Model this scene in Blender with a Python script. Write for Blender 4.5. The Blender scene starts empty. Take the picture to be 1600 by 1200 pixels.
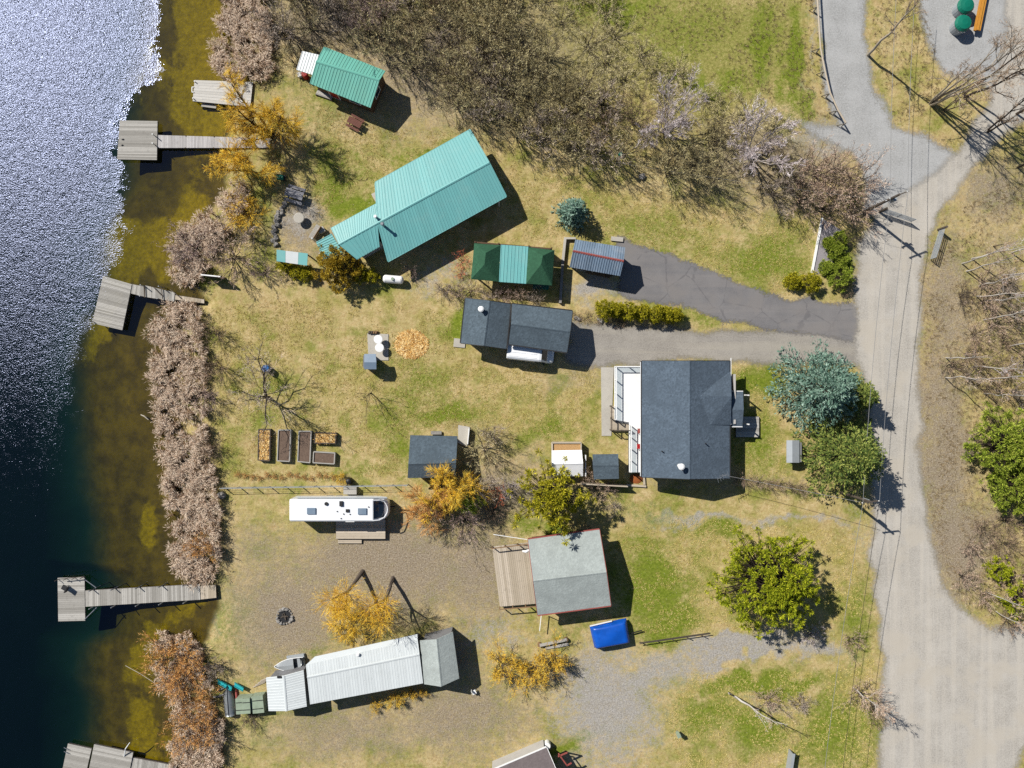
import bpy, math, random
import numpy as np
from mathutils import Vector

# ------------------------------------------------------------------ camera, sky, sun, exposure
scene = bpy.context.scene
col = scene.collection
CAM_H = 75.0          # metres above the ground, looking straight down
FPX = 1125.0          # focal length in photograph pixels (1600 wide)
cam_d = bpy.data.cameras.new('camera')
cam = bpy.data.objects.new('camera', cam_d)
col.objects.link(cam)
cam.location = (0, 0, CAM_H)
cam_d.sensor_width = 36.0
cam_d.lens = 36.0 * FPX / 1600.0
cam_d.clip_end = 2000.0
scene.camera = cam

SUN_EL = math.radians(42.5)
SUN_AZ = math.radians(-51.5)      # from +Y towards -X: shadows fall to the lower right
sun_from = Vector((math.cos(SUN_EL) * math.sin(SUN_AZ), math.cos(SUN_EL) * math.cos(SUN_AZ), math.sin(SUN_EL)))
world = bpy.data.worlds.new('World')
scene.world = world
world.use_nodes = True
wn = world.node_tree
sky = wn.nodes.new('ShaderNodeTexSky')
sky.sky_type = 'NISHITA'
sky.sun_disc = False
sky.sun_elevation = SUN_EL
sky.sun_rotation = SUN_AZ
sky.ozone_density = 3.0
sky.dust_density = 0.4
wn.links.new(sky.outputs[0], wn.nodes['Background'].inputs[0])
wn.nodes['Background'].inputs[1].default_value = 0.052
sun_d = bpy.data.lights.new('sun', 'SUN')
sun_d.energy = 4.8
sun_d.angle = math.radians(0.5)
sun_d.color = (1.0, 0.96, 0.89)
sun = bpy.data.objects.new('sun', sun_d)
col.objects.link(sun)
sun.location = (-60, 60, 60)
sun.rotation_euler = (-sun_from).to_track_quat('-Z', 'Y').to_euler()
scene.view_settings.view_transform = 'Standard'
scene.view_settings.look = 'None'
scene.view_settings.exposure = 0.5
scene.view_settings.gamma = 1.0
scene.render.engine = 'CYCLES'
scene.cycles.use_denoising = False
scene.cycles.max_bounces = 6
scene.cycles.transparent_max_bounces = 12
scene.cycles.volume_bounces = 0

# ------------------------------------------------------------------ helpers
def P(px, py, z=0.0):
    """photograph pixel -> world point at height z (camera looks straight down)"""
    s = (CAM_H - z) / FPX
    return np.array([(px - 800.0) * s, (600.0 - py) * s, z])

def lin(c):
    c = c / 255.0
    return c / 12.92 if c <= 0.04045 else ((c + 0.055) / 1.055) ** 2.4

KALB = 0.62
def S(r, g, b, k=KALB):
    return (lin(r) * k, lin(g) * k, lin(b) * k, 1.0)

def vnoise(x, y, scale, seed=0):
    rng = np.random.RandomState(seed)
    g = rng.rand(256, 256)
    u = np.asarray(x, float) / scale; v = np.asarray(y, float) / scale
    iu = np.floor(u).astype(int); iv = np.floor(v).astype(int)
    fu = u - iu; fv = v - iv
    fu = fu * fu * (3 - 2 * fu); fv = fv * fv * (3 - 2 * fv)
    a = g[iu % 256, iv % 256]; b = g[(iu + 1) % 256, iv % 256]
    c = g[iu % 256, (iv + 1) % 256]; d = g[(iu + 1) % 256, (iv + 1) % 256]
    return (a * (1 - fu) + b * fu) * (1 - fv) + (c * (1 - fu) + d * fu) * fv

def fbm(x, y, scale, seed=0, oct=3):
    s = 0; a = 1; t = 0
    for i in range(oct):
        s = s + a * vnoise(x, y, scale / 2 ** i, seed + i); t += a; a *= .55
    return s / t

def smooth(a, b, x):
    t = np.clip((x - a) / (b - a), 0, 1)
    return t * t * (3 - 2 * t)

class MB:
    """collects boxes, beams, tubes and prisms for ONE mesh"""
    def __init__(s): s.v = []; s.f = []
    def add(s, vs, fs):
        o = len(s.v)
        s.v += [tuple(map(float, p)) for p in vs]
        s.f += [tuple(i + o for i in f) for f in fs]
        return s
    def hexa(s, b, t):
        """4 bottom points, 4 top points, same winding (counter-clockwise seen from above)"""
        return s.add(list(b) + list(t), [(3, 2, 1, 0), (4, 5, 6, 7), (0, 1, 5, 4), (1, 2, 6, 5), (2, 3, 7, 6), (3, 0, 4, 7)])
    def box(s, c, size, rz=0.0):
        x, y, z = [q / 2 for q in size]
        ca, sa = math.cos(rz), math.sin(rz)
        def q(a, b, h): return (c[0] + a * ca - b * sa, c[1] + a * sa + b * ca, c[2] + h)
        return s.hexa([q(-x, -y, -z), q(x, -y, -z), q(x, y, -z), q(-x, y, -z)], [q(-x, -y, z), q(x, -y, z), q(x, y, z), q(-x, y, z)])
    def prism(s, pts, z0, z1):
        n = len(pts)
        vs = [(p[0], p[1], z0) for p in pts] + [(p[0], p[1], z1) for p in pts]
        fs = [tuple(range(n - 1, -1, -1)), tuple(range(n, 2 * n))] + [(i, (i + 1) % n, n + (i + 1) % n, n + i) for i in range(n)]
        return s.add(vs, fs)
    def beam(s, a, b, w, h=None):
        h = w if h is None else h
        a = np.array(a, float); b = np.array(b, float); d = b - a; L = np.linalg.norm(d)
        d /= max(L, 1e-9)
        up = np.array([0, 0, 1.0]) if abs(d[2]) < .95 else np.array([1.0, 0, 0])
        sx = np.cross(d, up); sx /= np.linalg.norm(sx); sy = np.cross(sx, d)
        r = []
        for p in (a, b):
            r.append([p - sx * w / 2 - sy * h / 2, p + sx * w / 2 - sy * h / 2, p + sx * w / 2 + sy * h / 2, p - sx * w / 2 + sy * h / 2])
        return s.add(r[0] + r[1], [(0, 1, 2, 3), (7, 6, 5, 4), (0, 4, 5, 1), (1, 5, 6, 2), (2, 6, 7, 3), (3, 7, 4, 0)])
    def tube(s, pts, radii, n=8, cap=True):
        pts = [np.array(p, float) for p in pts]
        if not hasattr(radii, '__len__'): radii = [radii] * len(pts)
        vs = []
        for i, p in enumerate(pts):
            d = pts[min(i + 1, len(pts) - 1)] - pts[max(i - 1, 0)]
            d = d / max(np.linalg.norm(d), 1e-9)
            ref = np.array([0, 0, 1.0]) if abs(d[2]) < .9 else np.array([1.0, 0, 0])
            a = np.cross(d, ref); a /= np.linalg.norm(a); b = np.cross(d, a)
            for k in range(n):
                t = 2 * math.pi * k / n
                vs.append(p + radii[i] * (a * math.cos(t) + b * math.sin(t)))
        fs = [(i * n + k, i * n + (k + 1) % n, (i + 1) * n + (k + 1) % n, (i + 1) * n + k) for i in range(len(pts) - 1) for k in range(n)]
        if cap: fs += [tuple(range(n - 1, -1, -1)), tuple(range((len(pts) - 1) * n, len(pts) * n))]
        return s.add(vs, fs)
    def cyl(s, c, r, z0, z1, n=16, r1=None):
        return s.tube([(c[0], c[1], z0), (c[0], c[1], z1)], [r, r if r1 is None else r1], n)
    def blob(s, c, r, seed=0, rough=.2, n=8, m=5):
        """irregular stone-like lump"""
        rng = np.random.RandomState(seed)
        vs = [(c[0], c[1], c[2] + r[2])]
        for j in range(1, m):
            th = math.pi * j / m
            for k in range(n):
                ph = 2 * math.pi * k / n
                q = 1 + rough * (rng.rand() - .5) * 2
                vs.append((c[0] + r[0] * q * math.sin(th) * math.cos(ph), c[1] + r[1] * q * math.sin(th) * math.sin(ph), c[2] + r[2] * q * math.cos(th)))
        vs.append((c[0], c[1], c[2] - r[2]))
        fs = [(0, 1 + k, 1 + (k + 1) % n) for k in range(n)]
        for j in range(m - 2):
            a = 1 + j * n
            fs += [(a + k, a + n + k, a + n + (k + 1) % n, a + (k + 1) % n) for k in range(n)]
        e = len(vs) - 1; a = 1 + (m - 2) * n
        fs += [(e, a + (k + 1) % n, a + k) for k in range(n)]
        return s.add(vs, fs)

def new_mesh(name, mb, base=(0, 0, 0)):
    me = bpy.data.meshes.new(name)
    me.from_pydata([(v[0] - base[0], v[1] - base[1], v[2] - base[2]) for v in mb.v], [], mb.f)
    me.update()
    return me

def np_mesh(name, V, F):
    """fast mesh from numpy arrays; F is (n,3) or (n,4)"""
    V = np.asarray(V, np.float32); F = np.asarray(F, np.int32)
    me = bpy.data.meshes.new(name)
    me.vertices.add(len(V)); me.vertices.foreach_set('co', V.ravel())
    k = F.shape[1]
    me.loops.add(F.size); me.loops.foreach_set('vertex_index', F.ravel())
    me.polygons.add(len(F))
    me.polygons.foreach_set('loop_start', np.arange(0, F.size, k, dtype=np.int32))
    me.polygons.foreach_set('loop_total', np.full(len(F), k, np.int32))
    me.update(calc_edges=True)
    return me

def tag(o, label=None, cat=None, group=None, kind=None):
    if label: o['label'] = label
    if cat: o['category'] = cat
    if group: o['group'] = group
    if kind: o['kind'] = kind
    return o

def link(name, me, mat, parent=None, loc=None):
    o = bpy.data.objects.new(name, me)
    if mat is not None and not me.materials: me.materials.append(mat)
    col.objects.link(o)
    if parent is not None: o.parent = parent
    if loc is not None: o.location = loc
    return o

class Thing:
    """an Empty at the thing's base that parents its parts (parts are given in world coordinates)"""
    def __init__(s, name, label, cat, base, group=None):
        s.base = tuple(float(q) for q in base)
        s.o = bpy.data.objects.new(name, None)
        s.o.empty_display_size = .3
        col.objects.link(s.o)
        s.o.location = s.base
        tag(s.o, label, cat, group)
    def part(s, name, mb, mat, under=None, label=None, kind=None):
        o = link(name, new_mesh(name, mb, s.base), mat, under or s.o)
        if label: o['label'] = label
        if kind: o['kind'] = kind
        return o

def single(name, mb, mat, label, cat, base, group=None, kind=None):
    base = tuple(float(q) for q in base)
    o = link(name, new_mesh(name, mb, base), mat, None, base)
    return tag(o, label, cat, group, kind)

def structure(name, me, mat):
    return tag(link(name, me, mat), kind='structure')

def copy_thing(root, loc, rz=0.0, sc=1.0, label=None, group=None):
    r = root.copy(); col.objects.link(r)
    r.location = loc; r.rotation_euler = (0, 0, rz); r.scale = (sc, sc, sc) if not hasattr(sc, '__len__') else sc
    if label: r['label'] = label
    if group: r['group'] = group
    for ch in list(root.children):
        c = ch.copy(); col.objects.link(c); c.parent = r
        for g in list(ch.children):
            d = g.copy(); col.objects.link(d); d.parent = c
    return r

# ------------------------------------------------------------------ materials
class NT:
    def __init__(s, name):
        s.m = bpy.data.materials.new(name); s.m.use_nodes = True
        s.t = s.m.node_tree; s.bsdf = s.t.nodes['Principled BSDF']; s.out = s.t.nodes['Material Output']
        s._pos = None
    def n(s, typ, **kw):
        q = s.t.nodes.new(typ)
        for k, v in kw.items(): setattr(q, k, v)
        return q
    def set(s, sock, v):
        if hasattr(v, 'is_output') or isinstance(v, bpy.types.NodeSocket): s.t.links.new(v, sock)
        else: sock.default_value = v
    def pos(s):
        if s._pos is None: s._pos = s.n('ShaderNodeNewGeometry')
        return s._pos.outputs['Position']
    def objco(s): return s.n('ShaderNodeTexCoord').outputs['Object']
    def island(s): return s.n('ShaderNodeNewGeometry').outputs['Random Per Island']
    def noise(s, scale, detail=3.0, rough=.55, vec=None, dist=0.0):
        q = s.n('ShaderNodeTexNoise')
        q.inputs['Scale'].default_value = scale; q.inputs['Detail'].default_value = detail
        q.inputs['Roughness'].default_value = rough; q.inputs['Distortion'].default_value = dist
        s.t.links.new(vec if vec is not None else s.pos(), q.inputs['Vector'])
        return q.outputs['Fac']
    def ramp(s, fac, stops):
        q = s.n('ShaderNodeValToRGB'); e = q.color_ramp.elements
        while len(e) > 1: e.remove(e[-1])
        e[0].position = stops[0][0]; e[0].color = stops[0][1]
        for p, c in stops[1:]:
            k = e.new(p); k.color = c
        s.t.links.new(fac, q.inputs['Fac']); return q.outputs['Color']
    def mix(s, fac, a, b, blend='MIX'):
        q = s.n('ShaderNodeMix', data_type='RGBA', blend_type=blend)
        s.set(q.inputs[0], fac); s.set(q.inputs[6], a); s.set(q.inputs[7], b); return q.outputs[2]
    def math(s, op, a, b=0.0, clamp=False):
        q = s.n('ShaderNodeMath', operation=op); q.use_clamp = clamp
        s.set(q.inputs[0], a); s.set(q.inputs[1], b); return q.outputs[0]
    def mapr(s, v, a, b, c=0.0, d=1.0):
        q = s.n('ShaderNodeMapRange', interpolation_type='SMOOTHSTEP')
        s.set(q.inputs[0], v); s.set(q.inputs[1], a); s.set(q.inputs[2], b); s.set(q.inputs[3], c); s.set(q.inputs[4], d); return q.outputs[0]
    def attr(s, name): return s.n('ShaderNodeAttribute', attribute_name=name)
    def bump(s, h, strength, dist):
        q = s.n('ShaderNodeBump'); s.set(q.inputs['Strength'], strength); s.set(q.inputs['Distance'], dist)
        s.t.links.new(h, q.inputs['Height']); return q.outputs['Normal']
    def done(s, colr, rough=.85, normal=None, spec=.3, metal=0.0):
        s.set(s.bsdf.inputs['Base Color'], colr); s.set(s.bsdf.inputs['Roughness'], rough)
        s.set(s.bsdf.inputs['Specular IOR Level'], spec); s.set(s.bsdf.inputs['Metallic'], metal)
        if normal is not None: s.t.links.new(normal, s.bsdf.inputs['Normal'])
        return s.m

def mat_plain(name, c, rough=.6, var=.18, scale=1.5, spec=.3, metal=0.0, dirt=None, bump=0.0):
    t = NT(name)
    d = tuple(q * (1 - var) for q in c[:3]) + (1,) if dirt is None else dirt
    n1 = t.noise(scale, 5.0, .65)
    colr = t.mix(t.mapr(n1, .35, .7), c, d)
    hi = tuple(min(1, q * (1 + var * .5)) for q in c[:3]) + (1,)
    colr = t.mix(t.mapr(t.noise(scale * 9, 3.0), .5, .75, 0, .6), colr, hi)
    nm = t.bump(t.noise(scale * 12, 4.0), bump, .02) if bump else None
    return t.done(colr, rough, nm, spec, metal)

def mat_shingle(name, c, k=.3):
    t = NT(name)
    v = t.n('ShaderNodeTexVoronoi'); v.inputs['Scale'].default_value = 6.5
    t.t.links.new(t.pos(), v.inputs['Vector'])
    bw = t.n('ShaderNodeRGBToBW'); t.t.links.new(v.outputs['Color'], bw.inputs[0])
    lo = tuple(q * (1 - k) for q in c[:3]) + (1,); hi = tuple(q * (1 + k) for q in c[:3]) + (1,)
    colr = t.mix(bw.outputs[0], lo, hi)
    colr = t.mix(t.mapr(t.noise(.6, 6, .7), .38, .68, 0, .8), colr, tuple(q * .78 for q in c[:3]) + (1,))
    colr = t.mix(t.mapr(t.noise(22, 2), .55, .75, 0, .5), colr, tuple(q * 1.4 for q in c[:3]) + (1,))
    return t.done(colr, .9, t.bump(v.outputs['Distance'], .35, .03), .2)

def mat_metal(name, c, rough=.42, streak=.12, dirt=(.25, .22, .18, 1), damt=.12):
    t = NT(name)
    isl = t.n('ShaderNodeObjectInfo').outputs['Random']
    lo = tuple(q * (1 - streak) for q in c[:3]) + (1,); hi = tuple(min(1, q * (1 + streak)) for q in c[:3]) + (1,)
    colr = t.mix(isl, lo, hi)
    colr = t.mix(t.mapr(t.noise(.7, 6, .7), .45, .8, 0, damt), colr, dirt)
    colr = t.mix(t.mapr(t.noise(9, 3, .6), .55, .8, 0, damt * .8), colr, dirt)
    return t.done(colr, rough, t.bump(t.noise(2.5, 2), .06, .05), .4)

def mat_wood(name, c1, c2, rough=.85):
    t = NT(name)
    colr = t.mix(t.island(), c1, c2)
    n = t.noise(3.0, 6, .7)
    colr = t.mix(t.mapr(n, .5, .8, 0, .55), colr, tuple(q * .6 for q in c1[:3]) + (1,))
    colr = t.mix(t.mapr(t.noise(24, 3, .7), .5, .8, 0, .4), colr, tuple(min(1, q * 1.35) for q in c2[:3]) + (1,))
    return t.done(colr, rough, t.bump(t.noise(30, 3), .25, .01), .2)

def mat_leaf(name, stops, rough=.75, spec=.2, trans=.0, big=.25, k=1.0):
    """foliage and twigs: tint differs from leaf to leaf and from clump to clump"""
    t = NT(name)
    stops = [tuple(min(.85, q * k) for q in c[:3]) + (1,) for c in stops]
    n = len(stops)
    f = t.math('ADD', t.math('MULTIPLY', t.island(), 1 - big), t.math('MULTIPLY', t.noise(1.1, 2), big))
    colr = t.ramp(f, [(i / max(1, n - 1) * .8 + .1, c) for i, c in enumerate(stops)])
    oi = t.n('ShaderNodeObjectInfo').outputs['Random']
    colr = t.mix(t.math('MULTIPLY', oi, .18), colr, tuple(q * .6 for q in stops[0][:3]) + (1,))
    t.done(colr, rough, None, spec)
    if trans:
        tr = t.n('ShaderNodeBsdfTranslucent'); t.set(tr.inputs['Color'], colr)
        mx = t.n('ShaderNodeMixShader'); mx.inputs[0].default_value = trans
        t.t.links.new(t.bsdf.outputs[0], mx.inputs[1]); t.t.links.new(tr.outputs[0], mx.inputs[2])
        t.t.links.new(mx.outputs[0], t.out.inputs['Surface'])
    return t.m

# ------------------------------------------------------------------ the lie of the land
WATER_Z = -0.30
SHORE = [(-600, 372), (0, 372), (60, 365), (110, 352), (160, 362), (230, 352), (290, 350), (370, 300), (430, 305), (470, 318), (490, 285), (560, 270),
         (640, 275), (740, 292), (830, 306), (890, 305), (905, 330), (950, 338), (1000, 322), (1020, 290), (1080, 285), (1110, 295), (1200, 292), (1800, 292)]
def offshore(x, y):
    """metres out from the waterline (negative on land)"""
    py = 600 - np.asarray(y) * 15; px = 800 + np.asarray(x) * 15
    sx = np.interp(py, [q[0] for q in SHORE], [q[1] for q in SHORE])
    return (sx - px) / 15 + (fbm(x, y, 2.5, 5) - .5) * 1.0
def ground_z(x, y):
    d = offshore(x, y)
    z = -.30 * smooth(-2.2, 0, d)
    z = z - np.where(d > 0, .10 * np.clip(d, 0, 9) + .36 * np.clip(d - 8.5, 0, 10), 0)
    z = z - np.where(d > 1, (fbm(x, y, 5, 31) - .5) * .5 * smooth(1, 5, d), 0)
    return z

def axis(lo, hi, step, far):
    a = list(np.arange(lo, hi + 1e-6, step)); s = step; q = hi
    while q < far: s *= 1.6; q += s; a.append(q)
    s = step; q = lo; b = []
    while q > -far: s *= 1.6; q -= s; b.append(q)
    return np.array(b[::-1] + a)
GX = axis(-58, 58, .24, 420); GY = axis(-45, 45, .24, 420)
gx, gy = np.meshgrid(GX, GY)
X = gx.ravel(); Y = gy.ravel()
PX = 800 + 15 * X; PY = 600 - 15 * Y
wob = lambda sc, sd, a: (fbm(X, Y, sc, sd) - .5) * a
PXw = PX + wob(3, 11, 60) + wob(.9, 13, 22); PYw = PY + wob(3, 12, 60) + wob(.9, 14, 22)

def blobs(lst):
    m = np.zeros_like(X)
    for b in lst:
        x, y, rx, ry, s = b[:5]; a = math.radians(b[5]) if len(b) > 5 else 0
        dx = PXw - x; dy = PYw - y
        u = dx * math.cos(a) + dy * math.sin(a); v = -dx * math.sin(a) + dy * math.cos(a)
        q = (u / rx) ** 2 + (v / ry) ** 2
        m = np.maximum(m, s * np.exp(-q * .9))
    return m
green = blobs([(1025, 925, 60, 70, 1), (1045, 975, 50, 30, 1), (735, 503, 26, 28, 1), (1190, 600, 40, 28, .95), (1185, 690, 45, 60, .7), (1165, 705, 25, 40, .6),
    (855, 675, 45, 25, .75), (820, 685, 40, 20, .7), (665, 590, 45, 35, .6), (705, 655, 65, 22, .9), (640, 625, 40, 30, .6), (690, 620, 30, 20, .5), (600, 655, 40, 30, .6),
    (425, 600, 45, 30, .7), (555, 322, 45, 20, 1, -30), (520, 250, 30, 50, .6), (660, 250, 55, 25, .75, -30), (560, 260, 40, 40, .5), (525, 300, 25, 40, .8), (1130, 828, 55, 22, .85), (1010, 850, 60, 25, .6),
    (1000, 795, 90, 14, .45), (1190, 1062, 110, 14, .95), (1115, 1110, 60, 40, .75), (1190, 1140, 60, 45, .85), (1310, 1150, 60, 80, .8), (1240, 90, 14, 110, .9), (1255, 170, 14, 40, .7, -30),
    (1080, 50, 120, 70, .5), (1190, 75, 25, 70, .9), (960, 15, 80, 30, .7), (1060, 125, 40, 14, .9), (1120, 130, 50, 14, .7), (905, 290, 60, 10, .5), (845, 1183, 80, 13, 1, -18), (660, 735, 55, 16, .8), (560, 740, 70, 12, .5),
    (1010, 360, 120, 45, .5, 15), (1190, 400, 80, 45, .75), (1080, 380, 80, 30, .5, 15), (500, 150, 50, 30, .6), (470, 700, 30, 20, .3), (620, 690, 30, 40, .7), (545, 690, 20, 40, .35), (590, 560, 60, 40, .3),
    (430, 660, 60, 20, .5), (510, 1080, 60, 8, .8, -8), (500, 1012, 40, 10, .5, -10), (400, 1120, 60, 40, .45), (655, 975, 40, 10, .5), (1340, 960, 25, 70, .6), (870, 835, 30, 25, .9), (820, 825, 30, 15, .7),
    (690, 560, 40, 20, .25), (1095, 490, 30, 8, .6), (1320, 920, 40, 100, .3), (350, 980, 40, 60, .4), (980, 560, 40, 6, .6), (880, 590, 20, 10, .4)])
litter = blobs([(600, 880, 190, 90, 1), (450, 960, 120, 110, .95), (550, 1140, 200, 60, .7), (720, 1120, 140, 70, .8), (735, 890, 70, 110, .9), (700, 1030, 60, 80, .8), (900, 1050, 80, 30, .6),
    (400, 860, 80, 60, .6), (900, 590, 80, 30, .5), (1475, 700, 55, 220, .95), (1500, 850, 70, 110, 1), (1480, 480, 50, 160, .8), (1560, 300, 60, 60, .8), (1560, 450, 60, 150, .6), (700, 100, 260, 120, .8), (520, 40, 140, 60, .9), (1200, 250, 150, 80, .8),
    (790, 760, 90, 60, .8), (740, 690, 40, 40, .5), (470, 360, 50, 60, 1), (1120, 750, 160, 16, .5), (1440, 620, 25, 250, .5), (1390, 80, 30, 90, .3)])
gravel = blobs([(950, 1110, 90, 100, 1), (1000, 1050, 120, 35, .95, -10), (1150, 1015, 130, 20, 1, -6), (1270, 1005, 70, 20, .9), (890, 1190, 120, 40, .6), (760, 985, 80, 30, .55, -15), (800, 1010, 40, 14, .6), (470, 345, 38, 52, .8),
    (925, 455, 50, 28, 1, 0), (700, 425, 30, 50, .6, -30), (660, 440, 40, 20, .6, -30), (1100, 801, 120, 7, .95, 3), (1240, 812, 110, 8, .8, 4), (1090, 812, 120, 4, .7, 3), (1150, 1003, 120, 7, 1, -6), (1150, 1028, 140, 7, 1, -8), (1215, 1095, 60, 10, .6, 10), (1310, 1090, 16, 80, .35), (1345, 830, 30, 60, .4),
    (1285, 225, 60, 20, .8), (1195, 118, 18, 30, .5), (1000, 345, 10, 10, .2), (330, 960, 14, 40, .8), (1255, 145, 10, 60, .5, -20), (1270, 60, 6, 80, .6)])
bare = blobs([(1180, 640, 30, 22, .8), (1005, 895, 14, 14, .9), (1130, 850, 25, 14, .8), (460, 500, 130, 50, .55), (620, 500, 60, 30, .5), (660, 230, 12, 60, .7, -10), (560, 290, 30, 30, .45), (780, 560, 100, 22, .7), (930, 560, 60, 16, .7), (850, 310, 60, 60, .45),
    (800, 250, 50, 40, .5), (880, 700, 60, 60, .25), (440, 560, 50, 30, .4), (1300, 830, 60, 60, .6), (1240, 780, 80, 20, .5), (1455, 520, 30, 200, .8), (1440, 220, 60, 30, .8), (1280, 190, 20, 50, .8), (1330, 900, 30, 60, .6), (370, 470, 60, 30, .6),
    (1190, 1190, 50, 20, .8), (1390, 150, 40, 60, .4), (520, 110, 60, 30, .3), (1050, 420, 100, 14, .6, 18), (1000, 300, 120, 30, .3, 15), (640, 640, 30, 40, .35), (700, 710, 14, 10, .6), (380, 740, 80, 12, .4), (820, 460, 60, 10, .6)])
meadow = blobs([(980, 60, 160, 110, 1), (1120, 80, 130, 120, 1), (1200, 60, 60, 120, .9), (850, 120, 150, 80, .6), (1080, 220, 170, 70, .5, 15)])
depth = np.clip(offshore(X, Y), -5, 40)
algae = smooth(.38, .70, fbm(X * 1.25, Y * .8, 6.0, 51, 4)) * smooth(-1, 1.5, depth) * (1 - smooth(8.5, 12.5, depth))
Z = ground_z(X, Y)
# soft unevenness of the yards; flat where buildings and roads need it
Z = Z + np.where(depth < -2, (fbm(X, Y, 1.1, 77) - .5) * .012, 0) - .006
V = np.stack([X, Y, Z], 1)
nx, ny = len(GX), len(GY)
ii = (np.arange(ny - 1)[:, None] * nx + np.arange(nx - 1)[None, :]).ravel()
ground_me = np_mesh('ground', V, np.stack([ii, ii + 1, ii + nx + 1, ii + nx], 1))
for nm, (a, b, c_) in {'land': (green, litter, gravel), 'land_more': (bare, meadow, algae)}.items():
    at = ground_me.attributes.new(nm, 'FLOAT_COLOR', 'POINT')
    at.data.foreach_set('color', np.stack([a, b, c_, np.ones_like(a)], 1).astype(np.float32).ravel())
at = ground_me.attributes.new('offshore', 'FLOAT', 'POINT'); at.data.foreach_set('value', depth.astype(np.float32))

def ground_material():
    t = NT('yard grass, litter and lake bed')
    sep = t.n('ShaderNodeSeparateColor'); t.t.links.new(t.attr('land').outputs['Color'], sep.inputs[0])
    sep2 = t.n('ShaderNodeSeparateColor'); t.t.links.new(t.attr('land_more').outputs['Color'], sep2.inputs[0])
    n_fine = t.noise(3.6, 5, .74); n_mid = t.noise(.9, 5, .62); n_big = t.noise(.16, 4, .6); n_tiny = t.noise(7.5, 4, .74); n_pat = t.noise(2.2, 4, .65); n_tiny2 = t.noise(8.5, 4, .7, t.objco())
    straw = t.ramp(n_fine, [(.25, S(156, 132, 82)), (.42, S(204, 179, 124)), (.58, S(226, 203, 152)), (.78, S(242, 226, 188))])
    olive = t.ramp(n_fine, [(.25, S(126, 116, 56)), (.45, S(172, 160, 90)), (.62, S(200, 186, 116)), (.8, S(228, 212, 152))])
    grn = t.ramp(n_fine, [(.22, S(74, 90, 20)), (.45, S(118, 134, 40)), (.62, S(146, 158, 58)), (.82, S(196, 196, 110))])
    lit = t.ramp(n_tiny, [(.28, S(100, 86, 72)), (.44, S(152, 136, 116)), (.58, S(184, 170, 148)), (.74, S(230, 220, 204))])
    grv = t.ramp(n_tiny, [(.28, S(132, 126, 120)), (.48, S(180, 174, 166)), (.7, S(216, 211, 204))])
    dirt = t.ramp(n_fine, [(.28, S(164, 134, 88)), (.5, S(204, 176, 126)), (.72, S(226, 206, 160))])
    mead = t.ramp(n_fine, [(.25, S(114, 110, 50)), (.45, S(158, 152, 84)), (.6, S(186, 176, 108)), (.8, S(214, 200, 140))])
    c = t.mix(t.mapr(t.math('ADD', t.math('MULTIPLY', n_mid, .6), t.math('MULTIPLY', n_big, .4)), .40, .62), straw, olive)
    c = t.mix(t.mapr(n_pat, .54, .74, 0, .5), c, grn)
    n_wide = t.noise(.33, 5, .68, t.objco())
    c = t.mix(t.mapr(n_wide, .47, .67, 0, .72), c, grn)
    c = t.mix(t.mapr(t.noise(.42, 4, .6), .54, .72, 0, .7), c, dirt)
    def layer(c, fac, colr, lo=.3, hi=.62, amp=.9):
        f = t.math('ADD', t.math('ADD', fac, t.math('MULTIPLY', t.math('SUBTRACT', n_pat, .5), amp)), t.math('MULTIPLY', t.math('SUBTRACT', n_tiny2, .5), 1.1))
        return t.mix(t.mapr(f, lo - .12, hi + .22), c, colr)
    c = layer(c, sep2.outputs[1], mead)
    c = layer(c, sep2.outputs[0], dirt, .38, .8, 1.2)
    c = layer(c, sep.outputs[1], lit, .25, .75, 1.1)
    c = layer(c, sep.outputs[2], grv, .35, .75, 1.3)
    c = layer(c, sep.outputs[0], grn, .22, .58, 1.0)
    # scattered pale leaves and dark tufts
    c = t.mix(t.mapr(t.noise(1.3, 5, .7, t.objco()), .46, .68, 0, .22), c, S(140, 122, 74))
    c = t.mix(t.mapr(t.noise(5, 2, .5), .64, .74, 0, .35), c, S(236, 222, 184))
    c = t.mix(t.mapr(t.noise(4.6, 3, .6, t.objco()), .62, .74, 0, .35), c, S(108, 96, 52))
        # below the waterline
    bed = t.mix(t.mapr(t.noise(.8, 5, .65), .3, .7), S(80, 66, 22), S(112, 92, 22))
    weed = t.ramp(t.noise(2.2, 5, .7), [(.3, S(116, 96, 10)), (.55, S(154, 128, 8)), (.8, S(190, 160, 20))])
    bed = t.mix(t.mapr(t.math('ADD', sep2.outputs[2], t.math('MULTIPLY', t.math('SUBTRACT', t.noise(1.6, 5, .7), .5), .9)), .3, .75), bed, weed)
    bed = t.mix(t.mapr(t.attr('offshore').outputs['Fac'], 9.0, 14.0), bed, S(30, 70, 62))  # deep bed tinted teal in place of light scattered by the water
    wet = t.mapr(t.attr('offshore').outputs['Fac'], -.6, .3)
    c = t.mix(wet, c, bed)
    h = t.math('ADD', t.math('MULTIPLY', n_fine, .6), t.math('MULTIPLY', n_tiny, .4))
    return t.done(c, .95, t.bump(h, .8, .10), .1)
ground = structure('ground', ground_me, ground_material())

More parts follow.
